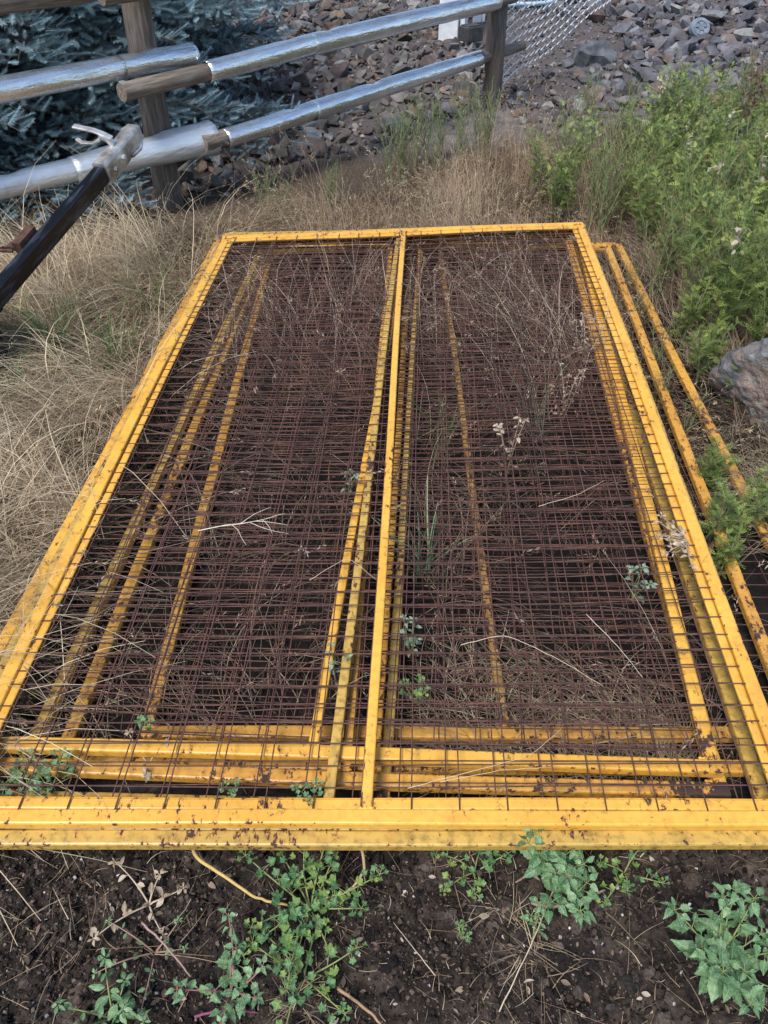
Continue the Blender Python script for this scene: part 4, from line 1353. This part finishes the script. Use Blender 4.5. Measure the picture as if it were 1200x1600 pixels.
def build_weeds():
    tall = [weed_variant(20 + i, 0.56 + 0.06 * (i % 3), 15, 4, WEED_G if i % 2 else WEED_G[:4], leaf=0.062) for i in range(6)]
    withered = [weed_variant(40 + i, 0.66, 15, 5, WEED_G, 1.0, leaf=0.062) for i in range(3)]
    low = [weed_variant(60 + i, 0.22, 8, 5, WEED_G[:4], leaf=0.045) for i in range(3)]
    brown = [weed_variant(80 + i, 0.55, 12, 3, [(0.15, 0.08, 0.06), (0.22, 0.13, 0.09)], leaf=0.026) for i in range(2)]
    red = [weed_variant(85 + i, 0.6, 18, 5, [(0.19, 0.085, 0.055), (0.27, 0.14, 0.095), (0.13, 0.06, 0.045)], leaf=0.04) for i in range(2)]
    wisp = [weed_variant(90 + i, 0.60, 12, 4, [(0.13, 0.15, 0.10), (0.20, 0.20, 0.13), (0.25, 0.20, 0.12)], leaf=0.022) for i in range(3)]
    r = np.random.default_rng(5)
    gt = 'feathery green weeds in the thicket right of the panels'
    lt = 'feathery green weed in the dense thicket right of the yellow panels'
    # thicket
    pts = []
    tries = 0
    while len(pts) < 64 and tries < 6000:
        tries += 1
        y = r.uniform(2.75, 5.6)
        xl = np.interp(y, [2.7, 3.2, 4.0, 4.4, 5.0, 5.6], [1.40, 1.34, 1.34, 1.15, 1.2, 1.6])
        xr = (y * 0.7466 + 1.13) * 0.5 + 0.35
        x = r.uniform(xl, xr)
        if all((x - a) ** 2 + (y - b) ** 2 > 0.175 ** 2 for a, b in pts):
            pts.append((x, y))
    for i, (x, y) in enumerate(pts):
        wd = i % 4 == 3
        v = withered[i % 3] if wd else tall[i % 6]
        place_weed(v, x, y, r.uniform(0, 6.28), r.uniform(0.6, 1.12) * (0.9 if x < 1.45 else 1.0),
                   'green weed with pale withered tip leaves in the thicket at right' if wd else lt, 'weed',
                   'green weeds with withered tips' if wd else gt)
    # front sprays leaning over the right rails
    for i, (x, y, s) in enumerate([(1.10, 1.98, 1.0), (1.05, 1.74, 1.0), (1.18, 1.82, 1.0), (1.00, 1.62, 0.8), (1.30, 1.66, 1.0), (1.30, 2.72, 1.2), (1.27, 2.98, 1.3), (1.38, 2.5, 1.0)]):
        place_weed(low[i % 3], x, y, r.uniform(0, 6.28), s, 'low green weed sprawling over the right rails of the panel stack', 'weed', 'low weeds over the right rails')
    # two green bushes at the far end of the panels
    for i, (x, y, s) in enumerate([(0.98, 4.35, 0.85), (1.08, 4.62, 0.95), (0.93, 4.65, 0.7)]):
        place_weed(tall[i], x, y, r.uniform(0, 6.28), s, ('bright green weed at the far right panel corner, %s of three' % ('leftmost and nearest', 'rightmost', 'rear left')[i]), 'weed', 'weeds beyond the far right corner')
    for i in range(26):
        y = r.uniform(2.8, 5.4)
        x = np.interp(y, [2.7, 3.2, 4.0, 4.4, 5.0, 5.6], [1.35, 1.25, 1.25, 1.2, 1.3, 1.5]) + abs(r.normal(0, 0.35))
        place_weed(brown[i % 2], x, y, r.uniform(0, 6.28), r.uniform(0.6, 1.1), 'brown dead stalks mixed in among the green thicket at right', 'dead weed', 'dead stalks in the green thicket', 'dead_weed')
    for i, (x, y, s_) in enumerate([(1.08, 2.55, 0.42), (1.12, 2.75, 0.5), (1.15, 3.15, 0.45), (1.10, 2.3, 0.4), (1.17, 3.45, 0.4)]):
        place_weed(brown[i % 2], x, y, r.uniform(0, 6.28), s_, 'small dead weed in the gap between the outer right rails', 'dead weed', 'small dead weeds between the right rails', 'dead_weed')
    # brown dead weeds
    for i, (x, y, s) in enumerate([(1.16, 4.18, 0.95), (1.22, 4.3, 0.85), (1.12, 4.25, 1.0)]):
        place_weed(brown[i % 2], x, y, r.uniform(0, 6.28), s, ('dark brown dead weed behind the far right panel corner, %s of three' % ('nearest', 'rightmost', 'leftmost')[i]), 'dead weed', 'dead weed stalks at the far right corner', 'dead_weed')
    for i, (x, y, s) in enumerate([(2.65, 5.75, 1.0), (2.8, 5.9, 1.1), (2.5, 5.9, 0.9), (2.75, 5.6, 1.0), (2.95, 5.8, 1.1), (2.6, 5.55, 0.9), (2.9, 6.05, 1.0), (3.05, 6.0, 1.0), (2.7, 6.1, 0.9)]):
        place_weed(red[i % 2], x, y, r.uniform(0, 6.28), s, 'reddish brown dead weed behind the green thicket at the right edge', 'dead weed', 'reddish dead weeds at the right edge', 'dead_weed')
    for i in range(10):
        x = r.uniform(1.25, 2.7); y = r.uniform(5.6, 6.5)
        place_weed(brown[i % 2] if i % 2 else wisp[i % 3], x, y, r.uniform(0, 6.28), r.uniform(0.5, 0.8), 'thin dry weed between the green thicket and the rocks', 'dead weed', 'thin dry weeds before the rocks', 'dead_weed')
    # wispy grey-green weeds in front of the lower rail
    for i in range(13):
        x = r.uniform(-0.1, 0.75); y = 4.9 + (x + 0.1) * 0.9 + r.uniform(-0.15, 0.45)
        place_weed(wisp[i % 3], x, y, r.uniform(0, 6.28), r.uniform(0.6, 1.0), 'wispy grey green weed in front of the lower fence rail', 'weed', 'wispy weeds along the fence')
    for i in range(5):
        x = r.uniform(-0.75, -0.2); y = 4.45 + (x + 0.75) * 0.7 + r.uniform(-0.1, 0.2)
        place_weed(wisp[i % 3], x, y, r.uniform(0, 6.28), r.uniform(0.35, 0.55), 'short wispy weed in the dry strip left of centre', 'weed', 'short wispy weeds in the dry strip')
build_weeds()

# ---------------------------------------------------------------- green grass tufts
def grass_tuft(x, y, n, h, label, zoff=0.0, cols=GREEN, wid=(0.004, 0.009), th=(0.0, 0.7, 0.3, 1.3), name='grass_tuft'):
    g = Geo()
    root = np.stack([rng.normal(0, 0.02, n), rng.normal(0, 0.02, n), np.zeros(n)], -1)
    th0 = rng.uniform(th[0], th[1], n)
    blades(g, root, rng.uniform(0, 6.28, n), th0, th0 + rng.uniform(th[2], th[3], n), rng.uniform(0.6, 1.1, n) * h, rng.uniform(*wid, n), pick(cols, n, 0.15), 5, rng.normal(0, 0.3, n), False)
    o = link(name, g.mesh(name, M['weed']), None, (x, y, float(ground_z(x, y)) - 0.005 + zoff))
    tag(o, label, 'grass tuft')
    return o
BLUEG = [(0.10, 0.17, 0.10), (0.14, 0.22, 0.13), (0.18, 0.25, 0.14)]
grass_tuft(-1.41, 2.92, 60, 0.30, 'green grass tuft in the straw right of the trailer wheel')
grass_tuft(-1.11, 2.82, 50, 0.28, 'green grass tuft in the straw between trailer wheel and stack')
grass_tuft(-1.05, 3.28, 40, 0.28, 'small green tuft in the straw below the trailer coupler')
grass_tuft(-1.46, 2.62, 30, 0.22, 'faint green tuft low in the straw near the left edge')
grass_tuft(-0.63, 4.42, 26, 0.16, 'green tuft behind the far left end of the panels')
grass_tuft(0.26, 4.45, 22, 0.15, 'bluish green tuft just behind the middle of the far rail', cols=BLUEG)
grass_tuft(0.54, 4.48, 18, 0.16, 'green tuft behind the far rail towards the right')
grass_tuft(0.11, 1.62, 26, 0.30, 'bluish grass tuft growing through the mesh right of the centre rail', cols=BLUEG)
grass_tuft(0.23, 2.28, 18, 0.28, 'green grass tuft through the mesh right of mid centre rail', cols=GREEN)
grass_tuft(0.59, 2.36, 16, 0.28, 'green tuft through the mesh towards the right rail', cols=BLUEG)
grass_tuft(0.62, 3.2, 30, 0.40, 'tall grey green tuft through the far right mesh', cols=BLUEG, wid=(0.002, 0.004))
grass_tuft(0.30, 0.575, 55, 0.10, 'withered straw tuft in the bare soil right of centre', cols=STRAW, wid=(0.0010, 0.0022), th=(0.6, 1.4, 0.2, 1.0))
grass_tuft(0.255, 0.66, 36, 0.09, 'withered straw tuft just behind the other one in the soil', cols=STRAW, wid=(0.0010, 0.0022), th=(0.6, 1.4, 0.2, 1.0))
grass_tuft(-0.16, 0.49, 45, 0.09, 'withered straw tuft in the soil under the sprawling mallow', cols=STRAW, wid=(0.0010, 0.0022), th=(0.6, 1.4, 0.2, 1.0))

# ---------------------------------------------------------------- leafy plants, leaf by leaf
def leaf_mesh(shape, mat, name='leaf'):
    g = Geo()
    V, F = shape
    if F.shape[1] == 3:
        g.add(V, F, None)
    else:
        g.add(V, None, F)
    return g.mesh(name, mat, smooth=True, tint=False)
def curled(shape, seed):
    r = np.random.default_rng(seed)
    V, F = shape[0].copy(), shape[1]
    V[:, 2] += r.uniform(-0.35, 0.25) * V[:, 0] ** 2 + r.uniform(-0.9, 0.9) * V[:, 1] * V[:, 0] + r.uniform(-0.6, 1.4) * V[:, 1] ** 2 + r.normal(0, 0.018, len(V))
    V[:, 1] *= r.uniform(0.8, 1.15)
    V[1:, 1] += r.normal(0, 0.012, len(V) - 1)
    return V, F
LM = {'mallow': [leaf_mesh(curled(LEAF_MALLOW, q), M['mallow']) for q in range(5)], 'goose': [leaf_mesh(curled(LEAF_GOOSE, q), M['goosefoot']) for q in range(5)], 'sprout': [leaf_mesh(curled(LEAF_GOOSE, q), M['sprout']) for q in range(5)],
      'sproutmallow': [leaf_mesh(curled(LEAF_MALLOW, q), M['goosefoot']) for q in range(5)], 'oval': [leaf_mesh(curled(LEAF_OVAL, q), M['goosefoot']) for q in range(5)], 'dry': [leaf_mesh(curled(LEAF_OVAL, q), M['dryleaf']) for q in range(5)]}

def leafy(label, cat, loc, stems, leafkey, leaf, per, seed, stemcol=(0.20, 0.24, 0.09), name='weed_plant', petiole=0.9, up=(0.2, 1.0), srad=0.0022, whorl=5):
    """stems: list of (azimuth, length, theta0, theta1); leaves are single objects"""
    r = np.random.default_rng(seed)
    z = float(ground_z(loc[0], loc[1])) if len(loc) == 2 else loc[2]
    root = thing(name, label, cat, (loc[0], loc[1], z))
    g = Geo()
    place = []
    for az, L, t0, t1 in stems:
        n = 9
        p = np.zeros((n, 3)); 
        cur = r.normal(0, 0.35)
        for i in range(1, n):
            t = i / (n - 1); th = t0 + (t1 - t0) * t; a = az + cur * t
            p[i] = p[i - 1] + np.array([math.sin(a) * math.sin(th), math.cos(a) * math.sin(th), math.cos(th)]) * L / (n - 1)
            p[i, 2] = max(p[i, 2], 0.008)
        V, F3, F4 = tube(p, np.linspace(srad, srad * 0.5, n), 6)
        g.add(V, F3, F4, stemcol)
        k = max(2, int(per * L / 0.1))
        for j in range(k):
            t = 0.22 + 0.78 * (j + r.uniform(0, 0.6)) / k
            q = np.array([np.interp(min(t, 1) * (n - 1), np.arange(n), p[:, c]) for c in range(3)])
            a = az + j * 2.4 + r.uniform(-.5, .5)
            place.append((q, a, leaf * (1.15 - 0.6 * t) * r.uniform(0.7, 1.2)))
        for j in range(whorl):
            place.append((p[-1], az + j * 6.28 / whorl + r.uniform(-.3, .3), leaf * r.uniform(0.35, 0.6)))
    for q, a, s in place:
        el = r.uniform(*up)
        d = np.array([math.sin(a) * math.cos(el), math.cos(a) * math.cos(el), math.sin(el)])
        e = q + d * petiole * s
        e[2] = max(e[2], 0.008)
        if petiole > 0.2:
            V, F3, F4 = tube(np.stack([q, (q + e) / 2, e]), [0.0009, 0.0008, 0.0007], 4, False)
            g.add(V, None, F4, stemcol)
        le = r.uniform(-0.25, 0.5)
        D = np.array([[math.sin(a) * math.cos(le), math.cos(a) * math.cos(le), math.sin(le)]])
        Rm = basis(D, np.array([r.normal(0, 0.35)]), np.array([s]))[0]
        o = link('leaf', LM[leafkey][r.integers(0, 5)], root)
        mt = Matrix(Rm.tolist()).to_4x4(); mt.translation = Vector(e)
        o.matrix_basis = mt
    st = link('stem', g.mesh('stem', M['stem'], smooth=True), root)
    return root

def fan(n, L, t0, t1, seed, a0=0.0, a1=6.28):
    r = np.random.default_rng(seed)
    return [(a0 + (a1 - a0) * (i + r.uniform(0, .8)) / n, r.uniform(*L), r.uniform(*t0), r.uniform(*t1)) for i in range(n)]

leafy('sprawling green mallow rooted in the soil left of centre', 'weed', (-0.155, 0.655), fan(13, (0.08, 0.20), (0.5, 1.0), (1.4, 1.7), 1), 'mallow', 0.031, 6.0, 1)
leafy('lower leafy runners of mallow at the bottom, left of centre', 'weed', (-0.16, 0.525), fan(6, (0.08, 0.15), (0.6, 1.0), (1.4, 1.65), 2), 'mallow', 0.030, 6.0, 2)
leafy('small mallow clump between soil and near rail, centre right', 'weed', (0.20, 0.735), fan(5, (0.06, 0.12), (0.5, 1.0), (1.3, 1.6), 3), 'mallow', 0.027, 6.0, 3)
leafy('pale green goosefoot pressed up against the near rail, right of centre', 'weed', (0.36, 0.735), fan(7, (0.10, 0.17), (0.1, 0.5), (0.2, 0.8), 4), 'goose', 0.042, 6.5, 4, petiole=0.4)
leafy('young goosefoot standing in front of the near rail plants', 'weed', (0.385, 0.665), fan(5, (0.07, 0.12), (0.2, 0.6), (0.4, 0.9), 5), 'goose', 0.040, 6.5, 5, petiole=0.4)
leafy('small yellowish mallow near the rail at right', 'weed', (0.53, 0.735), fan(5, (0.05, 0.11), (0.5, 0.9), (1.2, 1.6), 6), 'mallow', 0.024, 6.0, 6)
leafy('large pale mealy goosefoot in the bottom right corner', 'weed', (0.665, 0.545), fan(12, (0.11, 0.20), (0.1, 0.6), (0.3, 1.0), 7), 'goose', 0.046, 5.5, 7, petiole=0.4)
leafy('green goosefoot with a reddish stem at the bottom left', 'weed', (-0.30, 0.50), fan(6, (0.08, 0.15), (0.3, 0.8), (0.7, 1.3), 8), 'goose', 0.034, 6.5, 8, petiole=0.3, stemcol=(0.30, 0.12, 0.12))
leafy('narrow leaved weed along the bottom left edge', 'weed', (-0.52, 0.455), fan(7, (0.06, 0.13), (0.2, 0.7), (0.4, 1.0), 9), 'oval', 0.030, 5.0, 9, petiole=0.2)
leafy('thin trailing weed on dark soil, far left foreground', 'weed', (-0.47, 0.575), fan(5, (0.06, 0.14), (0.6, 1.0), (1.2, 1.6), 10), 'oval', 0.017, 5.0, 10, petiole=0.2, stemcol=(0.26, 0.16, 0.13))
leafy('tiny green seedling alone in the soil centre right', 'weed', (0.16, 0.60), fan(3, (0.02, 0.04), (0.2, 0.8), (0.4, 1.0), 11), 'mallow', 0.015, 4.0, 11)
leafy('small green seedling inside the withered straw tuft', 'weed', (0.31, 0.61), fan(3, (0.03, 0.05), (0.1, 0.5), (0.3, 0.8), 12), 'oval', 0.018, 5.0, 12)
leafy('round leaved mallow between the near rails at left', 'weed', (-0.76, 0.885, 0.06), fan(6, (0.05, 0.10), (0.2, 0.8), (0.5, 1.2), 13), 'sproutmallow', 0.040, 3.0, 13)
leafy('mallow leaves between the near rails at the left edge', 'weed', (-0.875, 0.885, 0.06), fan(4, (0.05, 0.09), (0.2, 0.8), (0.5, 1.2), 14), 'sproutmallow', 0.036, 3.0, 14)
leafy('small mallow sprig hanging over the near rail beside the centre rail', 'weed', (-0.155, 0.82, 0.135), fan(3, (0.03, 0.05), (0.1, 0.5), (0.6, 1.0), 15), 'sproutmallow', 0.024, 5.0, 15)
leafy('tiny mallow sprig between the near rails, left of the centre rail', 'weed', (-0.33, 0.85, 0.11), fan(3, (0.02, 0.05), (0.1, 0.5), (0.4, 0.8), 16), 'sproutmallow', 0.018, 5.0, 16)
leafy('grey green sprout over withered stalk above the left near rails', 'weed', (-0.555, 1.00, 0.135), fan(3, (0.02, 0.04), (0.1, 0.6), (0.3, 0.8), 17), 'sproutmallow', 0.024, 5.0, 17)
leafy('blue green sprout in the mesh right of the centre rail', 'weed', (0.07, 1.28, 0.05), fan(4, (0.09, 0.13), (0.0, 0.4), (0.1, 0.6), 18), 'sprout', 0.026, 4.0, 18, petiole=0.3)
leafy('bright green seedling in the mesh below the blue green sprout', 'weed', (0.08, 1.11, 0.07), fan(3, (0.06, 0.09), (0.0, 0.4), (0.1, 0.6), 19), 'mallow', 0.026, 2.0, 19)
leafy('pale toothed sprout in the mesh beside the right rails', 'weed', (0.705, 1.46, 0.06), fan(3, (0.10, 0.13), (0.0, 0.3), (0.1, 0.6), 20), 'sprout', 0.042, 3.0, 20, petiole=0.3)
leafy('slim green sprout in the mesh left of the centre rail', 'weed', (-0.12, 1.17, 0.05), fan(3, (0.09, 0.15), (0.0, 0.4), (0.2, 0.7), 21), 'sprout', 0.022, 3.0, 21, petiole=0.3)
leafy('tiny whitish sprout in the mesh left of mid centre rail', 'weed', (-0.11, 1.90, 0.08), fan(3, (0.08, 0.11), (0.0, 0.3), (0.1, 0.5), 22), 'sprout', 0.024, 3.0, 22, petiole=0.3)
leafy('withered pinkish brown weed head standing above the right mesh', 'dead weed', (0.42, 2.05, 0.03), fan(4, (0.18, 0.27), (0.0, 0.25), (0.1, 0.7), 23), 'dry', 0.030, 2.2, 23, petiole=0.3, stemcol=(0.35, 0.25, 0.18), name='dead_weed')
leafy('withered stalk with dry leaves over the left near rails', 'dead weed', (-0.54, 0.93, 0.09), fan(3, (0.05, 0.10), (0.3, 0.9), (0.8, 1.6), 24), 'dry', 0.022, 3.0, 24, petiole=0.3, stemcol=(0.4, 0.33, 0.24), name='dead_weed')
leafy('pale withered weed lying on the soil at lower left', 'dead weed', (-0.50, 0.665), fan(5, (0.06, 0.14), (1.0, 1.4), (1.5, 1.65), 25), 'dry', 0.026, 4.0, 25, petiole=0.3, stemcol=(0.42, 0.34, 0.25), name='dead_weed')
leafy('cluster of beige dried seed heads beside the far right rail', 'dead weed', (0.80, 2.72, 0.04), fan(8, (0.20, 0.34), (0.0, 0.4), (0.1, 0.7), 26), 'dry', 0.020, 4.0, 26, petiole=0.3, stemcol=(0.36, 0.27, 0.19), name='dead_weed')
leafy('brown seeded weed beside the nearer right rails', 'dead weed', (0.66, 2.35, 0.04), fan(6, (0.16, 0.26), (0.0, 0.4), (0.1, 0.7), 27), 'dry', 0.017, 4.0, 27, petiole=0.3, stemcol=(0.33, 0.24, 0.17), name='dead_weed')
leafy('flattened dead weed head lying across the right top rail', 'dead weed', (0.86, 1.56, 0.19), fan(8, (0.05, 0.12), (1.1, 1.5), (1.5, 1.7), 28, 3.4, 6.0), 'dry', 0.020, 6.0, 28, petiole=0.3, stemcol=(0.30, 0.24, 0.16), name='dead_weed')

# ---------------------------------------------------------------- loose stalks
def stalk(pts, r, col, label, cat='stalk', name='dry_stalk'):
    P = np.array(pts, float)
    t = np.linspace(0, len(P) - 1, len(P) * 5)
    Q = np.stack([np.interp(t, np.arange(len(P)), P[:, c]) for c in range(3)], -1)
    for _ in range(3):
        Q[1:-1] = (Q[:-2] + Q[1:-1] * 2 + Q[2:]) / 4
    Q[1:-1] += np.random.default_rng(len(label)).normal(0, min(r * 0.9, 0.0006), Q[1:-1].shape)
    g = Geo(); V, F3, F4 = tube(Q - P[0], np.linspace(r, r * 0.6, len(Q)), 6); g.add(V, F3, F4, col)
    o = link(name, g.mesh(name, M['stem'], smooth=True), None, tuple(P[0]))
    return tag(o, label, cat)

stalk([(-0.43, 0.79, 0.02), (-0.41, 0.745, 0.035), (-0.33, 0.70, 0.03), (-0.27, 0.665, 0.02), (-0.20, 0.655, 0.01)], 0.0045, (0.48, 0.34, 0.12), 'thick yellow runner stem curving from the rail to the mallow')
stalk([(-0.05, 0.775, 0.02), (-0.04, 0.72, 0.03), (-0.07, 0.68, 0.02), (-0.14, 0.665, 0.01)], 0.0038, (0.42, 0.30, 0.16), 'tan runner stem from the rail to the right of the mallow')
stalk([(-0.50, 0.62, 0.012), (-0.44, 0.575, 0.02), (-0.38, 0.52, 0.012)], 0.0026, (0.30, 0.20, 0.17), 'brown fallen stem on the soil at lower left')
stalk([(-0.36, 0.452, 0.012), (-0.30, 0.462, 0.025), (-0.24, 0.458, 0.012)], 0.0028, (0.18, 0.05, 0.10), 'crimson weed stem at the bottom edge')
stalk([(0.31, 0.66, 0.012), (0.35, 0.645, 0.02), (0.42, 0.665, 0.016), (0.47, 0.685, 0.012)], 0.0042, (0.24, 0.18, 0.13), 'bent grey twig in front of the goosefoot plants')
stalk([(-0.09, 0.50, 0.012), (-0.02, 0.455, 0.016), (0.0, 0.43, 0.012)], 0.0035, (0.30, 0.19, 0.11), 'thin brown twig at the bottom centre')
stalk([(0.22, 0.46, 0.012), (0.30, 0.58, 0.04), (0.37, 0.70, 0.03)], 0.0014, (0.48, 0.38, 0.26), 'long straw leaning over the withered tuft')
stalk([(0.10, 0.52, 0.02), (0.02, 0.62, 0.012)], 0.0011, (0.42, 0.34, 0.25), 'thin straw on bare soil at centre')
def forked_twig():
    g = Geo()
    r = np.random.default_rng(9)
    o0 = np.array([-0.53, 1.60, 0.203])
    main = np.array([(0, 0, 0), (0.06, 0.012, 0.006), (0.12, 0.016, 0.012), (0.17, 0.03, 0.012), (0.22, 0.055, 0.006)])
    V, F3, F4 = tube(main, np.linspace(0.0016, 0.0007, 5), 5); g.add(V, F3, F4, (0.62, 0.55, 0.42))
    for k, (t, a, L) in enumerate([(1, 0.5, 0.07), (1.6, -0.7, 0.11), (2, 0.9, 0.10), (2.5, -0.5, 0.12), (2.8, 0.4, 0.10), (3.2, -0.9, 0.07), (3.4, 0.8, 0.06)]):
        p = np.array([np.interp(t, range(5), main[:, c]) for c in range(3)])
        q = [p]
        for i in range(4):
            a += r.normal(0, 0.2)
            p = p + np.array([math.cos(a), math.sin(a), r.normal(0, 0.12)]) * L / 4
            q.append(p)
        V, F3, F4 = tube(np.array(q), np.linspace(0.0010, 0.0005, 5), 5); g.add(V, F3, F4, (0.60, 0.52, 0.40))
    o = link('dry_twig', g.mesh('dry_twig', M['stem'], smooth=True), None, tuple(o0))
    tag(o, 'bleached twig with many forks lying on the left mesh', 'twig')
forked_twig()
stalk([(0.19, 1.20, 0.19), (0.30, 1.22, 0.21), (0.42, 1.15, 0.20), (0.52, 1.09, 0.175)], 0.0008, (0.60, 0.50, 0.36), 'long bent straw arching over the near right mesh')
stalk([(0.52, 1.30, 0.19), (0.58, 1.20, 0.185), (0.62, 1.11, 0.18)], 0.0008, (0.62, 0.53, 0.40), 'straight pale straw on the near right mesh')
stalk([(0.46, 1.72, 0.19), (0.58, 1.76, 0.20), (0.68, 1.83, 0.20)], 0.0008, (0.58, 0.46, 0.32), 'straw lying across the mesh beside the right rails')
stalk([(0.05, 0.83, 0.172), (0.18, 0.86, 0.185), (0.32, 0.90, 0.18), (0.40, 0.97, 0.18)], 0.0008, (0.52, 0.42, 0.28), 'loose straw resting on the near rails right of centre')
stalk([(0.12, 0.84, 0.18), (0.25, 0.865, 0.185), (0.36, 0.875, 0.18)], 0.0008, (0.50, 0.40, 0.28), 'second loose straw on the near rails right of centre')
stalk([(-0.20, 1.42, 0.19), (-0.10, 1.50, 0.20), (-0.02, 1.42, 0.19)], 0.0008, (0.52, 0.42, 0.3), 'thin straw bowed over the centre rail')

# ---------------------------------------------------------------- soil crumbs, pebbles, litter
def build_litter():
    g = Geo()
    n = 6000
    x = rng.uniform(-0.95, 0.95, n); y = rng.uniform(0.33, 0.84, n)
    s = np.exp(rng.normal(np.log(0.0085), 0.45, n)); s = np.clip(s, 0.003, 0.026)
    t = rng.integers(0, 6, n)
    c = pick([(0.026, 0.020, 0.017), (0.04, 0.03, 0.024), (0.06, 0.045, 0.036), (0.014, 0.012, 0.011), (0.10, 0.078, 0.062), (0.045, 0.037, 0.032), (0.02, 0.016, 0.014)], n, 0.25)
    for k in range(6):
        q = t == k
        inst(g, ROCKS[k][0], ROCKS[k][1], [], rotrand(int(q.sum()), s[q]), np.stack([x[q], y[q], ground_z(x[q], y[q]) + s[q] * 0.15], -1), c[q])
    n = 34000
    x = rng.uniform(-0.95, 0.95, n); y = rng.uniform(0.36, 0.84, n)
    keep = rng.random(n) < 0.25 + 0.75 * sstep(0.35, 0.6, fbm(x, y, 9, 3, 1)); x, y = x[keep], y[keep]; n = len(x)
    s = np.clip(np.exp(rng.normal(np.log(0.0042), 0.45, n)), 0.0015, 0.014)
    OV = np.array([(0.6, 0, 0.1), (-0.1, 0.5, 0), (-0.5, -0.1, 0.1), (0.1, -0.55, -0.05), (0, 0.05, 0.4), (0.05, 0, -0.4)])
    OF = np.array([(0, 1, 4), (1, 2, 4), (2, 3, 4), (3, 0, 4), (1, 0, 5), (2, 1, 5), (3, 2, 5), (0, 3, 5)])
    inst(g, OV, OF, [], rotrand(n, s), np.stack([x, y, ground_z(x, y) + s * 0.2], -1),
         pick([(0.035, 0.027, 0.022), (0.06, 0.046, 0.037), (0.10, 0.078, 0.06), (0.016, 0.013, 0.012), (0.14, 0.11, 0.085), (0.028, 0.022, 0.019)], n, 0.25))
    n = 170
    x = rng.uniform(-0.95, 0.95, n); y = rng.uniform(0.35, 0.82, n); s = rng.uniform(0.014, 0.042, n)
    cc = pick([(0.05, 0.038, 0.031), (0.075, 0.058, 0.047), (0.025, 0.02, 0.018)], n, 0.2)
    bm = bmesh.new(); bmesh.ops.create_icosphere(bm, subdivisions=3, radius=0.5)
    for v in bm.verts:
        p_ = np.array(v.co)
        v.co = p_ * (1 + 0.9 * (float(fbm(p_[0] * 3 + 5, p_[1] * 3 + p_[2] * 4, 1.3, 2, 2)) - 0.5) + 0.45 * (float(fbm(p_[0] * 3 + p_[2] * 5, p_[1] * 3 - p_[2] * 4, 4.5, 3, 4)) - 0.5)) * (1, 0.9, 0.6)
    bm.verts.index_update()
    CV = np.array([v.co[:] for v in bm.verts]); CF = np.array([[v.index for v in f.verts] for f in bm.faces]); bm.free()
    inst(g, CV, CF, [], rotrand(n, s), np.stack([x, y, ground_z(x, y) - s * 0.08], -1), cc)
    o = link('soil_crumbs', g.mesh('soil_crumbs', M['clod'], smooth=False))
    tag(o, 'loose dark soil crumbs in the bare foreground', 'soil', kind='stuff')
    g = Geo()
    n = 260
    x = rng.uniform(-0.95, 0.95, n); y = rng.uniform(0.4, 0.82, n); s = rng.uniform(0.003, 0.010, n)
    inst(g, ROCKS[2][0], ROCKS[2][1], [], rotrand(n, s), np.stack([x, y, ground_z(x, y) + s * 0.35], -1), pick([(0.42, 0.38, 0.34), (0.3, 0.26, 0.22), (0.2, 0.2, 0.2), (0.5, 0.47, 0.43)], n, 0.2))
    o = link('pebbles', g.mesh('pebbles', M['rock']))
    tag(o, 'tiny pale pebbles scattered over the dark soil', 'pebbles', kind='stuff')
    g = Geo()
    n = 750
    root = np.stack([rng.uniform(-0.95, 0.95, n), rng.uniform(0.38, 0.86, n), np.zeros(n)], -1)
    root[:, 2] = ground_z(root[:, 0], root[:, 1]) + rng.uniform(0.0, 0.012, n)
    th = rng.uniform(1.2, 1.65, n)
    blades(g, root, rng.uniform(0, 6.28, n), th, th + rng.uniform(-0.1, 0.4, n), rng.exponential(0.035, n) + 0.012, rng.uniform(0.0009, 0.0022, n), pick(STRAW + BROWN, n, 0.2), 4, rng.normal(0, 0.7, n))
    m = 120
    xx = rng.uniform(-0.9, 0.9, m); yy = rng.uniform(0.42, 0.84, m)
    D = np.stack([rng.normal(size=m), rng.normal(size=m), rng.normal(0, 0.2, m)], -1)
    inst(g, LEAF_OVAL[0], [], LEAF_OVAL[1], basis(D, rng.normal(0, 0.8, m), rng.uniform(0.01, 0.024, m)), np.stack([xx, yy, ground_z(xx, yy) + 0.006], -1), pick([(0.30, 0.22, 0.16), (0.2, 0.13, 0.1), (0.42, 0.34, 0.27)], m, 0.2))
    o = link('straw_litter', g.mesh('straw_litter', M['grass']))
    tag(o, 'bits of straw and dead leaf strewn on the bare soil', 'litter', kind='stuff')
build_litter()
